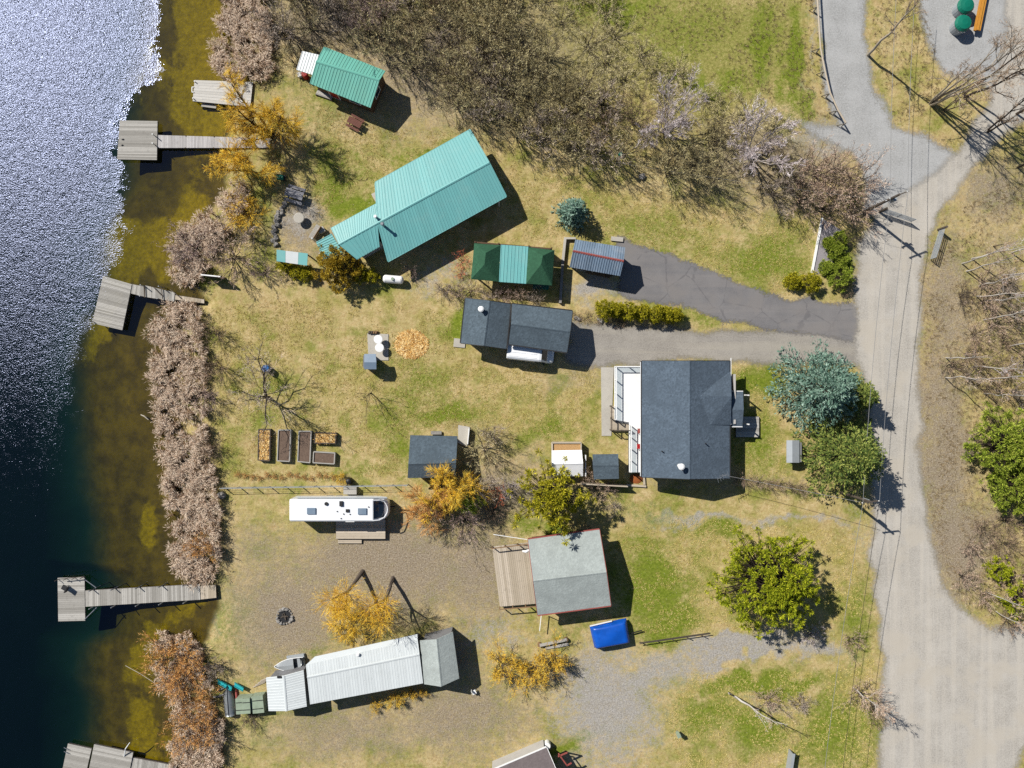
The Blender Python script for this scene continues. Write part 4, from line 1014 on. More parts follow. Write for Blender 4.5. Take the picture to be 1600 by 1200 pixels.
# open aluminium boat
def hull(mb, c, ang, L, Wd, H, keel_up, z0, n=12):
    ca_, sa_ = math.cos(ang), math.sin(ang); secs = []
    for i in range(n + 1):
        t = i / n; w = Wd / 2 * (1 - max(0, (t - .35) / .65) ** 2.2) * (1 if t > .03 else .94) + .015
        dep = H * (1 - .25 * t * t)
        ring = [(-w, 1.0), (-w * .9, .45), (-w * .45, .08), (0, 0), (w * .45, .08), (w * .9, .45), (w, 1.0)]
        x = (t - .5) * L
        secs.append([np.array([c[0] + x * ca_ - y * sa_, c[1] + x * sa_ + y * ca_, z0 + ((1 - h) if keel_up else h) * dep]) for y, h in ring])
    m = len(secs[0]); vs = [p for s in secs for p in s]
    fs = [(i * m + k, i * m + k + 1, (i + 1) * m + k + 1, (i + 1) * m + k) for i in range(n) for k in range(m - 1)]
    fs.append(tuple(range(m)))
    return mb.add(vs, fs), secs
b = P(454, 1036); T = Thing('aluminium_boat', 'small aluminium boat pulled up behind the long white building', 'boat', b)
mb, secs = hull(MB(), b, math.radians(188), 3.1, 1.25, .55, False, .05); shade(T.part('hull', mb, m_alu))
for i in (2, 5, 8): T.part('seat', MB().beam(lerp(secs[i][0], secs[i][-1], .06) - [0, 0, .12], lerp(secs[i][0], secs[i][-1], .94) - [0, 0, .12], .3, .05), m_greyst)
g = MB(); g.tube([s[0] for s in secs], .035, 6); g.tube([s[-1] for s in secs], .035, 6); T.part('gunwale', g, m_white)
T.part('cover', MB().add([p for i in range(4, 12) for p in (secs[i][0] + [0, 0, .02], (secs[i][0] + secs[i][-1]) / 2 + [0, 0, .12], secs[i][-1] + [0, 0, .02])], [(3 * k + j, 3 * k + j + 1, 3 * k + j + 4, 3 * k + j + 3) for k in range(7) for j in range(2)]), m_greyst)
b = P(463, 1026); single('stacked_panels', MB().box(b + [0, 0, .1], (1.9, .5, .2), .15).box(b + [.1, .05, .25], (1.6, .4, .1), .2), m_greyst, 'grey panels stacked behind the aluminium boat', 'panels', b)
b = P(360, 1092); mb, _s = hull(MB(), b, math.radians(95), 3.1, 1.1, .5, True, .25)
T = Thing('upturned_boat', 'grey rowing boat turned keel up at the lake end of the white sheds', 'boat', b); shade(T.part('hull', mb, m_alu))
T.part('keel', MB().tube([s[3] + [0, 0, .02] for s in _s], .035, 6), m_dark)
for t in (.25, .75): T.part('trestle', MB().box(P(358 + 2 * t, 1070 + 40 * t) + [0, 0, .12], (1.0, .15, .25), 0), m_wood_dark)
b = P(371, 1093); single('red_kayak', hull(MB(), b, math.radians(94), 2.6, .42, .3, True, 0)[0], m_rust, 'dull red kayak squeezed between the upturned boat and the pale green boxes', 'kayak', b)
for (px, py, w, d, h, rz, lab) in ((381, 1096, .75, 1.55, 1.1, .06, 'pale green locker next to the red kayak'), (391.5, 1095, .75, 1.5, 1.2, .06, 'pale green locker, middle one of the row by the sheds'), (408, 1094, 1.15, 1.7, 1.0, .1, 'wide pale green locker touching the white end shed')):
    b = P(px, py); T = Thing('storage_locker', lab, 'locker', b)
    T.part('body', MB().box(b + [0, 0, h / 2], (w, d, h), rz), m_palegreen); T.part('lid', MB().box(b + [0, 0, h + .03], (w + .06, d + .06, .06), rz), m_palegreen)
    for k in (-.25, .25): T.part('batten', MB().box(b + [0, k * d, h + .08], (w, .06, .04), rz), m_dark)
rng = np.random.RandomState(9)
for i, (px, py, lab) in enumerate(((350, 1066, 'teal plastic slide piece, upper one of the junk heap'), (358, 1070, 'teal plastic slide piece leaning against the upturned boat'), (376, 1071, 'teal plastic trough behind the red kayak'))):
    b = P(px, py); single('plastic_slide', MB().beam(b + [-.5, .25, .25], b + [.5, -.15, .55], .35, .06).beam(b + [-.5, .43, .33], b + [.5, .03, .63], .05, .2).beam(b + [-.5, .07, .33], b + [.5, -.33, .63], .05, .2), m_teal, lab, 'slide', b)
for i in range(9):
    px, py = 338 + rng.rand() * 20, 1072 + rng.rand() * 22; b = P(px, py)
    single('scrap_board', MB().beam(b + [-.5 + rng.rand() * .4, rng.rand() - .5, .08 + i * .03], b + [.4 + rng.rand() * .3, rng.rand() - .5, .12 + i * .03], .16, .05), (m_wood_grey, m_stone, m_wood_dark)[i % 3], 'loose scrap board in the junk heap left of the upturned boat', 'board', b, 'scrap boards in the junk heap')
for i in range(4):
    b = P(405 + i * 4, 1070 - i * 2); single('lumber_offcut', MB().beam(b + [-.6, -.2 + .1 * i, .06 + .05 * i], b + [.6, .3 + .1 * i, .06 + .05 * i], .1, .05), m_wood_tan, 'pale lumber offcut lying above the pale green lockers', 'lumber', b, 'lumber offcuts by the white sheds')

# ------------------------------------------------------------------ yard furniture
def picnic(label, px, py, rz, mat, s=1.0):
    b = P(px, py); T = Thing('picnic_table', label, 'table', b); ca_, sa_ = math.cos(rz), math.sin(rz)
    def w(x, y, z): return np.array([b[0] + (x * ca_ - y * sa_) * s, b[1] + (x * sa_ + y * ca_) * s, z * s])
    for k in range(5): T.part('top_board', MB().beam(w(-.95, -.34 + .17 * k, .75), w(.95, -.34 + .17 * k, .75), .155 * s, .045), mat)
    for y in (-.72, .72):
        for k in (-.08, .08): T.part('seat_board', MB().beam(w(-.95, y + k, .45), w(.95, y + k, .45), .14 * s, .045), mat)
    for x in (-.65, .65):
        T.part('leg', MB().beam(w(x, -.6, 0), w(x, .2, .72), .09, .05), mat); T.part('leg', MB().beam(w(x, .6, 0), w(x, -.2, .72), .09, .05), mat)
        T.part('cross_beam', MB().beam(w(x + .06, -.75, .42), w(x + .06, .75, .42), .09, .05), mat)
picnic('weathered grey picnic table on the dirt patio by the shore', 463, 306, -.3, mat_wood('weathered table boards', S(110, 112, 122), S(168, 168, 174)), 1.0)
picnic('old red brown picnic table half buried in branches below the small cabin', 556, 194, -.5, mat_wood('red brown boards', S(104, 66, 58), S(140, 96, 84)), .8)
b = P(470, 343); T = Thing('round_table', 'round pale stone table on the dirt patio', 'table', b)
T.part('top', MB().tube([b + [0, 0, z] for z in (.55, .6, .68, .72)], [.5, .56, .56, .5], 20), m_conc); T.part('pedestal', MB().cyl(b, .25, 0, .55, 12), m_conc)
b = P(494, 364); T = Thing('garden_bench', 'weathered bench with slatted seat by the porch of the turquoise house', 'bench', b); rz = math.radians(58)
ca_, sa_ = math.cos(rz), math.sin(rz)
w_ = lambda x, y, z: np.array([b[0] + x * ca_ - y * sa_, b[1] + x * sa_ + y * ca_, z])
for k in range(5): T.part('slat', MB().beam(w_(-.8, -.24 + .12 * k, .45), w_(.8, -.24 + .12 * k, .45), .1, .03), m_wood_grey)
T.part('backrest', MB().beam(w_(-.8, -.34, .75), w_(.8, -.34, .75), .05, .4), m_wood_brown)
for x in (-.7, .7): T.part('leg', MB().beam(w_(x, -.25, 0), w_(x, -.25, .43), .08), m_wood_brown); T.part('leg', MB().beam(w_(x, .25, 0), w_(x, .25, .43), .08), m_wood_brown)
b = P(504, 361); single('cushion_box', MB().box(b + [0, 0, .25], (.6, .5, .5), .5).box(b + [0, 0, .53], (.66, .56, .05), .5), m_siding, 'pale box at the end of the weathered garden bench', 'box', b)
q = [P(432, 390, 2.0), P(481, 396, 2.0), P(480, 415, 1.9), P(432, 408, 1.9)]; c = sum(q) / 4
T = Thing('market_shelter', 'small open shelter with turquoise and white striped metal roof', 'shelter', (c[0], c[1], 0))
for k, (t0, t1, m) in enumerate(((0, .29, m_turq), (.29, .70, m_white_st), (.70, 1, m_turq))):
    mb = MB(); slab(mb, [lerp(q[0], q[1], t0 + .003), lerp(q[0], q[1], t1 - .003), lerp(q[3], q[2], t1 - .003), lerp(q[3], q[2], t0 + .003)], .05); T.part('roof_sheet', mb, m)
for p in q: pp = lerp(p, c, .12); T.part('post', MB().beam([pp[0], pp[1], 0], [pp[0], pp[1], 1.9], .1), m_wood_dark)
Ts = Thing('stone_edging', 'row of rough stones along the lake side of the dirt patio', 'stone wall', P(433, 330))
rng = np.random.RandomState(6)
for k in range(26):
    t = k / 25; p = P(np.interp(t, [0, .3, .7, 1], [446, 434, 429, 431]) + rng.randn() * 1.6, 318 + 66 * t)
    s = .16 + rng.rand() * .14; Ts.part('stone', MB().blob(p + [0, 0, s * .5], (s, s * .9, s * .7), k, .25, 7, 5), m_stone)
b = P(441, 280); T = Thing('grill_cart', 'dark barbecue cart under the willow above the picnic table', 'grill', b)
T.part('body', MB().box(b + [0, 0, .65], (1.2, .55, .35), -.2), m_iron); T.part('lid', MB().tube([b + [-.4, 0, .85], b + [.4, -.08, .85]], .27, 10), m_greenp)
for sx in (-.45, .45):
    for sy in (-.2, .2): T.part('leg', MB().beam(b + [sx, sy, 0], b + [sx, sy, .5], .05), m_iron)
# white propane tank behind the cedar
b = P(616, 438); T = Thing('propane_tank', 'white horizontal propane tank behind the cedar at the turquoise house', 'tank', b); d = np.array([1.05, -.09, 0])
T.part('shell', MB().tube([b + d * k + [0, 0, .62] for k in (-1.02, -.98, -.9, -.78, .78, .9, .98, 1.02)], [.06, .25, .36, .42, .42, .36, .25, .06], 16), m_white)
T.part('valve_dome', MB().cyl(b, .16, 1.0, 1.14, 12), m_palegreen)
for k in (-.6, .6): T.part('leg', MB().box(b + d * k + [0, 0, .14], (.12, .6, .3)), m_greyst)
# retaining wall by the metal-roofed shed
T = Thing('retaining_wall', 'low white topped wall beside the metal-roofed shed', 'wall', P(880, 400))
T.part('wall_run', MB().prism([P(881, 372)[:2], P(899, 372)[:2], P(899, 375)[:2], P(884.5, 375)[:2]][::-1], 0, .45), m_conc)
T.part('wall_run', MB().prism([P(881, 372)[:2], P(884.5, 375)[:2], P(881, 409)[:2], P(877, 409)[:2]][::-1], 0, .452), m_conc)
T.part('wall_run', MB().prism([P(877, 409)[:2], P(881, 409)[:2], P(877, 474)[:2], P(873, 474)[:2]][::-1], 0, .44), m_stone)
single('stone_slab', MB().box(P(964, 374) + [0, 0, .09], (1.25, .45, .18), -.1), m_conc, 'flat pale slab beside the top of the metal-roofed shed', 'slab', P(964, 374))
# seating pad with white tables, chip pile, fire rings
pad = [P(574, 521), P(607, 522), P(607, 563), P(576, 563)]
single('seating_pad', MB().prism([p[:2] for p in pad][::-1], -.04, .07), m_conc, 'concrete seating pad with two round white tables on the lawn', 'patio', P(590, 542))
for px, py, lab in ((593, 531, 'upper round white table on the seating pad'), (595, 544, 'lower round white table on the seating pad')):
    b = P(px, py, .07); T = Thing('side_table', lab, 'table', b); T.part('top', MB().tube([b + [0, 0, .70], b + [0, 0, .74], b + [0, 0, .76]], [.42, .46, .42], 20), m_white); T.part('stem', MB().cyl(b, .06, .02, .7, 8), m_white); T.part('foot', MB().cyl(b, .25, 0, .03, 14), m_white)
b = P(580, 566); T = Thing('tool_hutch', 'small grey roofed hutch at the lower corner of the seating pad', 'hutch', b)
T.part('body', MB().box(b + [0, 0, .85], (1.0, 1.25, 1.7), -.03), m_greywall)
mb = MB(); slab(mb, [P(569, 553, 1.9), P(587, 553, 1.9), P(588, 566, 2.1), P(569, 566, 2.1)], .06); slab(mb, [P(569, 577, 1.85), P(588, 577, 1.85), P(588, 566, 2.1), P(569, 566, 2.1)], .06); T.part('roof', mb, m_bluegrey)
b = P(588, 520); T = Thing('log_rack', 'rack of split logs along the upper edge of the seating pad', 'log pile', b)
for k in range(9): T.part('log', MB().tube([P(576 + 1.7 * k, 521.5) + [0, 0, .12 + .16 * (k % 2)], P(577.5 + 1.7 * k, 517.5) + [0, 0, .12 + .16 * (k % 2)]], .09, 7), m_wood_brown if k > 4 else m_wood_dark)
rng = np.random.RandomState(12)
def chips(name, label, px, py, rx, ry, n, hgt, cat):
    c0 = P(px, py); r = np.sqrt(rng.rand(n)); a_ = rng.rand(n) * 6.283
    x = r * rx * np.cos(a_); y = r * ry * np.sin(a_); z = hgt * (1 - r ** 2) + rng.rand(n) * .03 + .01
    p0 = np.stack([x, y, z], 1); d = rng.randn(n, 3) * [.16, .16, .03]; s = rng.randn(n, 3) * [.05, .05, .02]
    V_ = np.stack([p0 - d, p0 + s, p0 + d, p0 - s], 1).reshape(-1, 3)
    o = link(name, np_mesh(name, V_, np.arange(4 * n).reshape(n, 4)), m_chips, None, c0); tag(o, label, cat, None, 'stuff')
chips('chip_pile', 'round spread of pale wood chips with a few pits on the lawn', 643, 538, 1.7, 1.45, 3200, .1, 'wood chips')
def ring(name, label, px, py, R, n, mat):
    b = P(px, py); T = Thing(name, label, 'fire pit', b)
    for k in range(n):
        t = 6.283 * k / n; s = .16 + .07 * math.sin(k * 5.1); p = b + [R * math.cos(t), R * math.sin(t), s * .5]
        T.part('stone', MB().blob(p, (s * 1.15, s, s * .8), k + n, .25, 7, 5), mat)
    T.part('ash', MB().cyl(b, R * .85, -.02, .03, 18), m_dark)
    for k in range(4): T.part('burnt_log', MB().tube([b + [R * .5 * math.cos(k * 1.7), R * .5 * math.sin(k * 1.7), .08], b + [-R * .4 * math.cos(k * 1.7 + .4), -R * .4 * math.sin(k * 1.7), .13]], .06, 6), m_wood_dark)
ring('fire_ring', 'ring of stones round a fire pit on the bare lower yard', 445, 963, .78, 15, m_stone)
b = P(419, 576); T = Thing('blue_barrel', 'blue lidded barrel under the spreading bare apple tree', 'barrel', b)
T.part('drum', MB().tube([b + [0, 0, z] for z in (0, .05, .3, .33, .6, .63, .85)], [.3, .34, .35, .37, .37, .35, .34], 14), m_bluep); T.part('lid', MB().tube([b + [0, 0, .85], b + [0, 0, .92], b + [0, 0, .95]], [.37, .36, .2], 14), m_bluep)
for (q, fill, lab) in (([(404, 671), (422, 671), (421, 720), (403, 719)], m_chips, 'leftmost raised bed, filled with orange straw'), ([(435, 672), (454, 672), (452, 721), (433, 720)], m_soil, 'long raised bed of bare soil, second from the left'),
    ([(467, 674), (486, 674), (484, 723), (465, 721)], m_soil, 'long raised bed of bare soil, third from the left'), ([(492, 676), (525, 677), (524, 693), (491, 692)], m_chips, 'short raised bed filled with straw, upper right of the five'), ([(490, 706), (523, 708), (522, 725), (489, 723)], m_soil, 'short raised bed of bare soil, lower right of the five')):
    w = [P(*p, .5) for p in q]; c = sum(w) / 4; T = Thing('raised_bed', lab, 'garden bed', (c[0], c[1], 0), 'raised garden beds on the lawn')
    for i in range(4): T.part('side_board', MB().beam(w[i] * [1, 1, 0] + [0, 0, .25], w[(i + 1) % 4] * [1, 1, 0] + [0, 0, .25], .1, .5 + .004 * (i % 2)), m_wood_dark if fill is m_chips else m_wood_grey)
    ii_ = [lerp(p, c, .04) for p in w]; T.part('soil', MB().hexa([(p[0], p[1], .02) for p in ii_[::-1]], [(p[0], p[1], .40) for p in ii_[::-1]]), m_soil)
    if fill is m_chips:
        n = 700; u, v = rng.rand(n, 1), rng.rand(n, 1); p0 = (ii_[0] * (1 - u) + ii_[1] * u) * (1 - v) + (ii_[3] * (1 - u) + ii_[2] * u) * v; p0[:, 2] = .415 + rng.rand(n) * .06
        d = rng.randn(n, 3) * [.12, .12, .03]; s = rng.randn(n, 3) * [.035, .035, .01]; p0 = p0 - np.array(T.base)
        o = link('straw', np_mesh('straw', np.stack([p0 - d, p0 + s, p0 + d, p0 - s], 1).reshape(-1, 3), np.arange(4 * n).reshape(n, 4)), m_chips, T.o); o['kind'] = 'stuff'
b = P(547, 751); T = Thing('compost_bin', 'black domed compost bin beside the fence', 'bin', b); T.part('body', MB().tube([b + [0, 0, z] for z in (0, .4, .7)], [.36, .34, .28], 14), m_black); T.part('lid', MB().tube([b + [0, 0, z] for z in (.7, .78, .84)], [.31, .26, .08], 14), m_black)
b = P(549, 765); T = Thing('wooden_chest', 'pale wooden chest between the fence and the travel trailer', 'chest', b); T.part('body', MB().box(b + [0, 0, .3], (1.25, .7, .6)), m_wood_grey); T.part('lid', MB().box(b + [0, 0, .63], (1.35, .8, .06)), m_wood_grey)
b = P(338, 775); single('shore_boulder', MB().blob(P(347, 773) + [0, 0, .2], (.5, .38, .42), 5, .2, 10, 6), m_stone, 'pale boulder among the reeds at the end of the wire fence', 'boulder', P(347, 773))
# wire fence along the lot line
T = Thing('wire_fence', 'low wire fence running from the reeds past the travel trailer', 'fence', P(500, 757))
fpts = [P(350 + k * 24, 761 - k * .35) for k in range(13)]
for p in fpts: T.part('post', MB().beam(p, p + [0, 0, 1.15], .07), m_greyst)
for z in (.15, .5, .85, 1.12): T.part('wire', MB().tube([p + [0, 0, z] for p in fpts], .012 if z < 1 else .03, 4), m_greyst)
# slanted white board near the tilted dock and screen
b = P(338, 434); T = Thing('privacy_screen', 'standing dark screen panel with a white top board near the tilted dock', 'screen', b)
T.part('panel', MB().beam(P(325, 433) + [0, 0, .85], P(354, 436) + [0, 0, .85], .06, 1.6), m_wood_dark); T.part('cap', MB().beam(P(324.5, 433) + [0, 0, 1.68], P(354.5, 436) + [0, 0, 1.68], .12, .06), m_white)
for px in (326, 353): T.part('post', MB().beam(P(px, 433 + (px - 326) * .1, 0) + [0, .06, 0], P(px, 433 + (px - 326) * .1, 0) + [0, .06, 1.65], .09), m_wood_dark)
# mailbox post, green bins, orange bench, gates, poles
b = P(1057, 1142); T = Thing('green_pedestal', 'pale green utility pedestal on the grass by the gravel yard', 'pedestal', b); T.part('cabinet', MB().box(b + [0, 0, .75], (.34, .3, .7), .4), m_palegreen); T.part('cap', MB().box(b + [0, 0, 1.13], (.4, .36, .06), .4), m_palegreen); T.part('post', MB().beam(b, b + [0, 0, .45], .1), m_greyst)
for px, py, lab in ((1494, 45, 'green lidded waste bin nearer the multi-stemmed tree'), (1498, 18, 'green lidded waste bin nearer the top edge')):
    b = P(px, py); T = Thing('waste_bin', lab, 'bin', b, 'green waste bins')
    T.part('barrel', MB().tube([b + [0, 0, z] for z in (0, .05, .7, 1.1)], [.72, .76, .78, .8], 18), m_greyst); T.part('lid', MB().tube([b + [0, 0, z] for z in (1.1, 1.2, 1.42, 1.5)], [.86, .86, .7, .3], 18), m_greenp)
    for k in range(3): T.part('tie', MB().box(b + [-.3 + .3 * k, -.79, .9], (.12, .05, .12)), m_white)
q = [P(1521, 52), P(1534, -12)]; T = Thing('timber_barrier', 'orange stained timber barrier beside the green bins', 'barrier', P(1528, 20))
for k, o in enumerate((-.24, 0, .24)): T.part('rail', MB().beam(q[0] + [o, 0, .55 + (.1 if k == 1 else 0)], q[1] + [o, 0, .55 + (.1 if k == 1 else 0)], .2, .14), m_wood_orange)
for t in (.08, .4, .7, .95): p = lerp(q[0], q[1], t); T.part('post', MB().beam(p, p + [0, 0, .5], .16), m_wood_dark)
T = Thing('rail_fence', 'pole rail fence along the left side of the gravel lane', 'fence', P(1282, 100))
fp = [(1269, -15), (1271, 18), (1275, 82), (1282, 118), (1290, 152), (1302, 178), (1314, 198)]
for k, p in enumerate(fp):
    w = P(*p); T.part('post', MB().tube([w, w + [0, 0, 1.1]], .07, 7), m_wood_grey); T.part('brace', MB().beam(w + [-.02, 0, .9], w + [-.45, .1, 0], .06), m_wood_dark)
for k in range(len(fp) - 1): T.part('rail', MB().tube([P(*fp[k]) + [0, 0, 1.1], P(*fp[k + 1]) + [0, 0, 1.1]], .085, 7), m_wood_tan)
def gate(label, a, b_, mat, post=True):
    a = P(*a); b_ = P(*b_); T = Thing('farm_gate', label, 'gate', (a + b_) / 2)
    f = MB().beam(a + [0, 0, .25], a + [0, 0, 1.25], .07).beam(b_ + [0, 0, .25], b_ + [0, 0, 1.25], .07); T.part('frame', f, mat)
    for z in (.25, .45, .65, .85, 1.05, 1.25): T.part('bar', MB().tube([a + [0, 0, z], b_ + [0, 0, z]], .03, 6), mat)
    m = lerp(a, b_, .5); T.part('brace', MB().beam(m + [0, 0, .25], m + [0, 0, 1.25], .06), mat)
    T.part('mesh_panel', MB().beam(a + [0, 0, .75], b_ + [0, 0, .75], .008, .9), m_mesh)
    d = (a - b_) / np.linalg.norm(a - b_)
    T.part('post', MB().tube([a + d * .2, a + d * .2 + [0, 0, 1.5]], .13, 8), m_wood_dark)
m_mesh = None
t = NT('wire mesh'); tr = t.n('ShaderNodeBsdfTransparent'); mx = t.n('ShaderNodeMixShader'); mx.inputs[0].default_value = .15; t.set(t.bsdf.inputs['Base Color'], S(150, 150, 150)); t.t.links.new(tr.outputs[0], mx.inputs[1]); t.t.links.new(t.bsdf.outputs[0], mx.inputs[2]); t.t.links.new(mx.outputs[0], t.out.inputs['Surface']); m_mesh = t.m
gate('half open wire farm gate reaching over the lane from the utility pole', (1377, 332), (1421, 347), m_greyst)
gate('open wire farm gate folded back along the right road edge', (1465, 362), (1452, 405), m_greyst)
def pole(label, px, py, h, arms):
    b = P(px, py); T = Thing('utility_pole', label, 'pole', b); T.part('shaft', MB().tube([b - [0, 0, .3], b + [0, 0, h]], [.17, .11], 10), m_wood_dark)
    ends = []
    for z, dx, dy in arms:
        T.part('cross_arm', MB().beam(b + [-dx, -dy, z], b + [dx, dy, z], .1, .12), m_wood_dark)
        for s in (-1, 1):
            e = b + [dx * s * .93, dy * s * .93, z + .12]; T.part('insulator', MB().cyl(e, .05, z + .05, z + .2, 8), m_white); ends.append(e + [0, 0, .1])
    T.part('transformer', MB().cyl(b + [.28, -.1, 0], .2, h - 2.1, h - 1.3, 12), m_greyst)
    return T, ends
Tp1, e1 = pole('utility pole with a cross arm at the farm gate', 1350, 331, 6.9, [(6.6, .9, .35), (5.2, .5, .2)])
Tp2, e2 = pole('utility pole standing at the lower edge of the green spruce', 1314, 769, 6.4, [(6.1, .85, .1)])
Tp1.part('stay_brace', MB().tube([P(1340, 345), P(1350, 331) + [0, 0, 2.2]], .08, 7), m_wood_dark)
def wire(label, a, b_, sag, r=.02, group=None):
    a = np.asarray(a); b_ = np.asarray(b_); pts = [lerp(a, b_, k / 14) - [0, 0, sag * 4 * (k / 14) * (1 - k / 14)] for k in range(15)]
    return single('power_line', MB().tube(pts, r, 5), m_wire, label, 'power line', a, group)
m_wire = mat_plain('grey wire', S(150, 150, 150), .5, .1, 5)
m_wire_dark = mat_plain('black wire', S(40, 40, 42), .6, .1, 5)
wire('left power line running along the road between the two poles', e1[0], e2[0], .5); wire('right power line running along the road between the two poles', e1[1], e2[1], .5)
far = P(1292, 1290, 6.3); wire('left power line running on from the spruce pole to the bottom edge', e2[0], far + [-.8, 0, 0], .5); w2 = wire('right power line running on from the spruce pole to the bottom edge', e2[1], far + [1.0, 0, 0], .5)
for o in (w2,): o.data.materials.clear(); o.data.materials.append(m_wire_dark)
fu = P(1420, -80, 6.6); wire('left power line leading from the gate pole to the top edge', e1[0], fu + [-.9, 0, 0], .4); wire('right power line leading from the gate pole to the top edge', e1[1], fu + [.9, 0, 0], .4)
wire('service line from the spruce pole to the main house', e2[0] - [0, 0, .6], P(1128, 742, 3.5), .3, .02)
wire('thin line from the gate pole across to the teal topped post', e1[2], P(963, 254, 2.6), .5, .010)
b = P(963, 254); T = Thing('lot_post', 'teal topped post standing at the edge of the bare thicket', 'post', b); T.part('shaft', MB().beam(b, b + [0, 0, 2.6], .12), m_wood_dark); T.part('cap', MB().cyl(b, .2, 2.6, 2.8, 10), m_greenp)
single('boulder', MB().blob(P(1003, 276) + [0, 0, .1], (.4, .35, .3), 2, .25, 9, 6), m_stone, 'grey boulder beside the teal topped post', 'boulder', P(1003, 276))
for k, (px, py) in enumerate(((900, 497), (904, 499), (936, 499), (939, 503), (942, 500))):
    single('garden_stone', MB().blob(P(px, py) + [0, 0, .09], (.24, .2, .18), k + 40, .25, 8, 5), m_stone, 'pale rounded stone at the edge of the gravel drive by the garage', 'stone', P(px, py), 'pale stones beside the garage')
# gravel strip with white kerb by the cedars
single('gravel_strip', MB().prism([P(1286, 342)[:2], P(1318, 362)[:2], P(1300, 420)[:2], P(1268, 432)[:2]][::-1], -.03, .03), mat_plain('lilac gravel', S(172, 166, 170), .95, .2, 9, .1, bump=.5), 'strip of lilac grey gravel behind the bright green shrubs', 'gravel bed', P(1290, 390))
single('kerb', MB().beam(P(1284, 341) + [0, 0, .08], P(1267, 432) + [0, 0, .08], .22, .18), m_white, 'straight white kerb beside the gravel strip', 'kerb', P(1276, 386))
b = P(1238, 705); T = Thing('mail_shed', 'narrow grey metal roofed box under the green spruce', 'shed', b); T.part('body', MB().box(b + [0, 0, .6], (1.0, 2.0, 1.2)), m_greywall); mb = MB(); slab(mb, [P(1229, 688, 1.35), P(1238, 688, 1.6), P(1238, 723, 1.6), P(1229, 723, 1.35)], .05); slab(mb, [P(1249, 688, 1.35), P(1238, 688, 1.6), P(1238, 723, 1.6), P(1249, 723, 1.35)], .05); T.part('roof', mb, m_greyst)
T = Thing('broken_fence', 'leaning broken rail fence beyond the blue tarpaulin', 'fence', P(1050, 998))
for k in range(5): w = P(1000 + k * 24, 1003 - k * 2.5); T.part('post', MB().beam(w, w + [.15, .1, .7], .07), m_wood_dark)
for z in (.25, .55): T.part('rail', MB().beam(P(998, 1003) + [0, 0, z], P(1108, 988) + [0, 0, z - .1], .06), m_wood_dark)
b = P(865, 1004); T = Thing('log_bench', 'plank bench on stumps above the row of golden shrubs', 'bench', b); T.part('plank', MB().beam(P(843, 1006) + [0, 0, .45], P(885, 997) + [0, 0, .45], .3, .07), m_wood_grey)
for p in ((843, 1006), (884, 998)): T.part('stump', MB().cyl(P(*p), .22, 0, .41, 10), m_wood_brown)
T.part('low_board', MB().beam(P(852, 1012) + [0, 0, .1], P(888, 1006) + [0, 0, .1], .3, .06), m_wood_grey)
b = P(1231, 1190); single('metal_box', MB().beam(P(1233, 1170) + [0, 0, .5], P(1226, 1215) + [0, 0, .5], .1, 1.0).beam(P(1233, 1170) + [.1, 0, 1.0], P(1226, 1215) + [.1, 0, 1.0], .3, .05), m_greyst, 'narrow grey metal box standing on the grass at the bottom edge', 'box', b)
m_log = mat_plain('bleached log', S(214, 204, 186), .9, .25, 5, bump=.3)
for i, (a_, b_, lab) in enumerate((((220, 648), (232, 656), 'bleached driftwood lying in the shallows'), ((196, 1040), (243, 1068), 'thin pale pole sunk in the shallow water by the golden shrub'))):
    w0, w1 = P(*a_, WATER_Z + .03), P(*b_, WATER_Z + .05); single('driftwood', MB().tube([w0, lerp(w0, w1, .5) + [0, .1, .03], w1], [.05, .07, .04] if i == 0 else [.03, .03, .03], 7), m_log, lab, 'driftwood', w0)

# ------------------------------------------------------------------ vegetation
def unit(a): return a / np.maximum(np.linalg.norm(a, axis=-1, keepdims=True), 1e-9)
def tubes(pts, rad, n=3):
    """pts (N,k,3), rad (N,k) -> one skin of n-sided tapering limbs"""
    N, k, _ = pts.shape
    d = unit(np.gradient(pts, axis=1)); ref = np.where(np.abs(d[..., 2:3]) < .9, np.array([0, 0, 1.0]), np.array([1.0, 0, 0]))
    a = unit(np.cross(d, ref)); b = np.cross(d, a)
    ang = np.arange(n) * 2 * np.pi / n
    V = pts[:, :, None, :] + rad[:, :, None, None] * (a[:, :, None, :] * np.cos(ang)[:, None] + b[:, :, None, :] * np.sin(ang)[:, None])
    idx = np.arange(N * k * n).reshape(N, k, n); nx_ = np.roll(idx, -1, 2)
    F = np.stack([idx[:, :-1], nx_[:, :-1], nx_[:, 1:], idx[:, 1:]], -1).reshape(-1, 4)
    return V.reshape(-1, 3), F
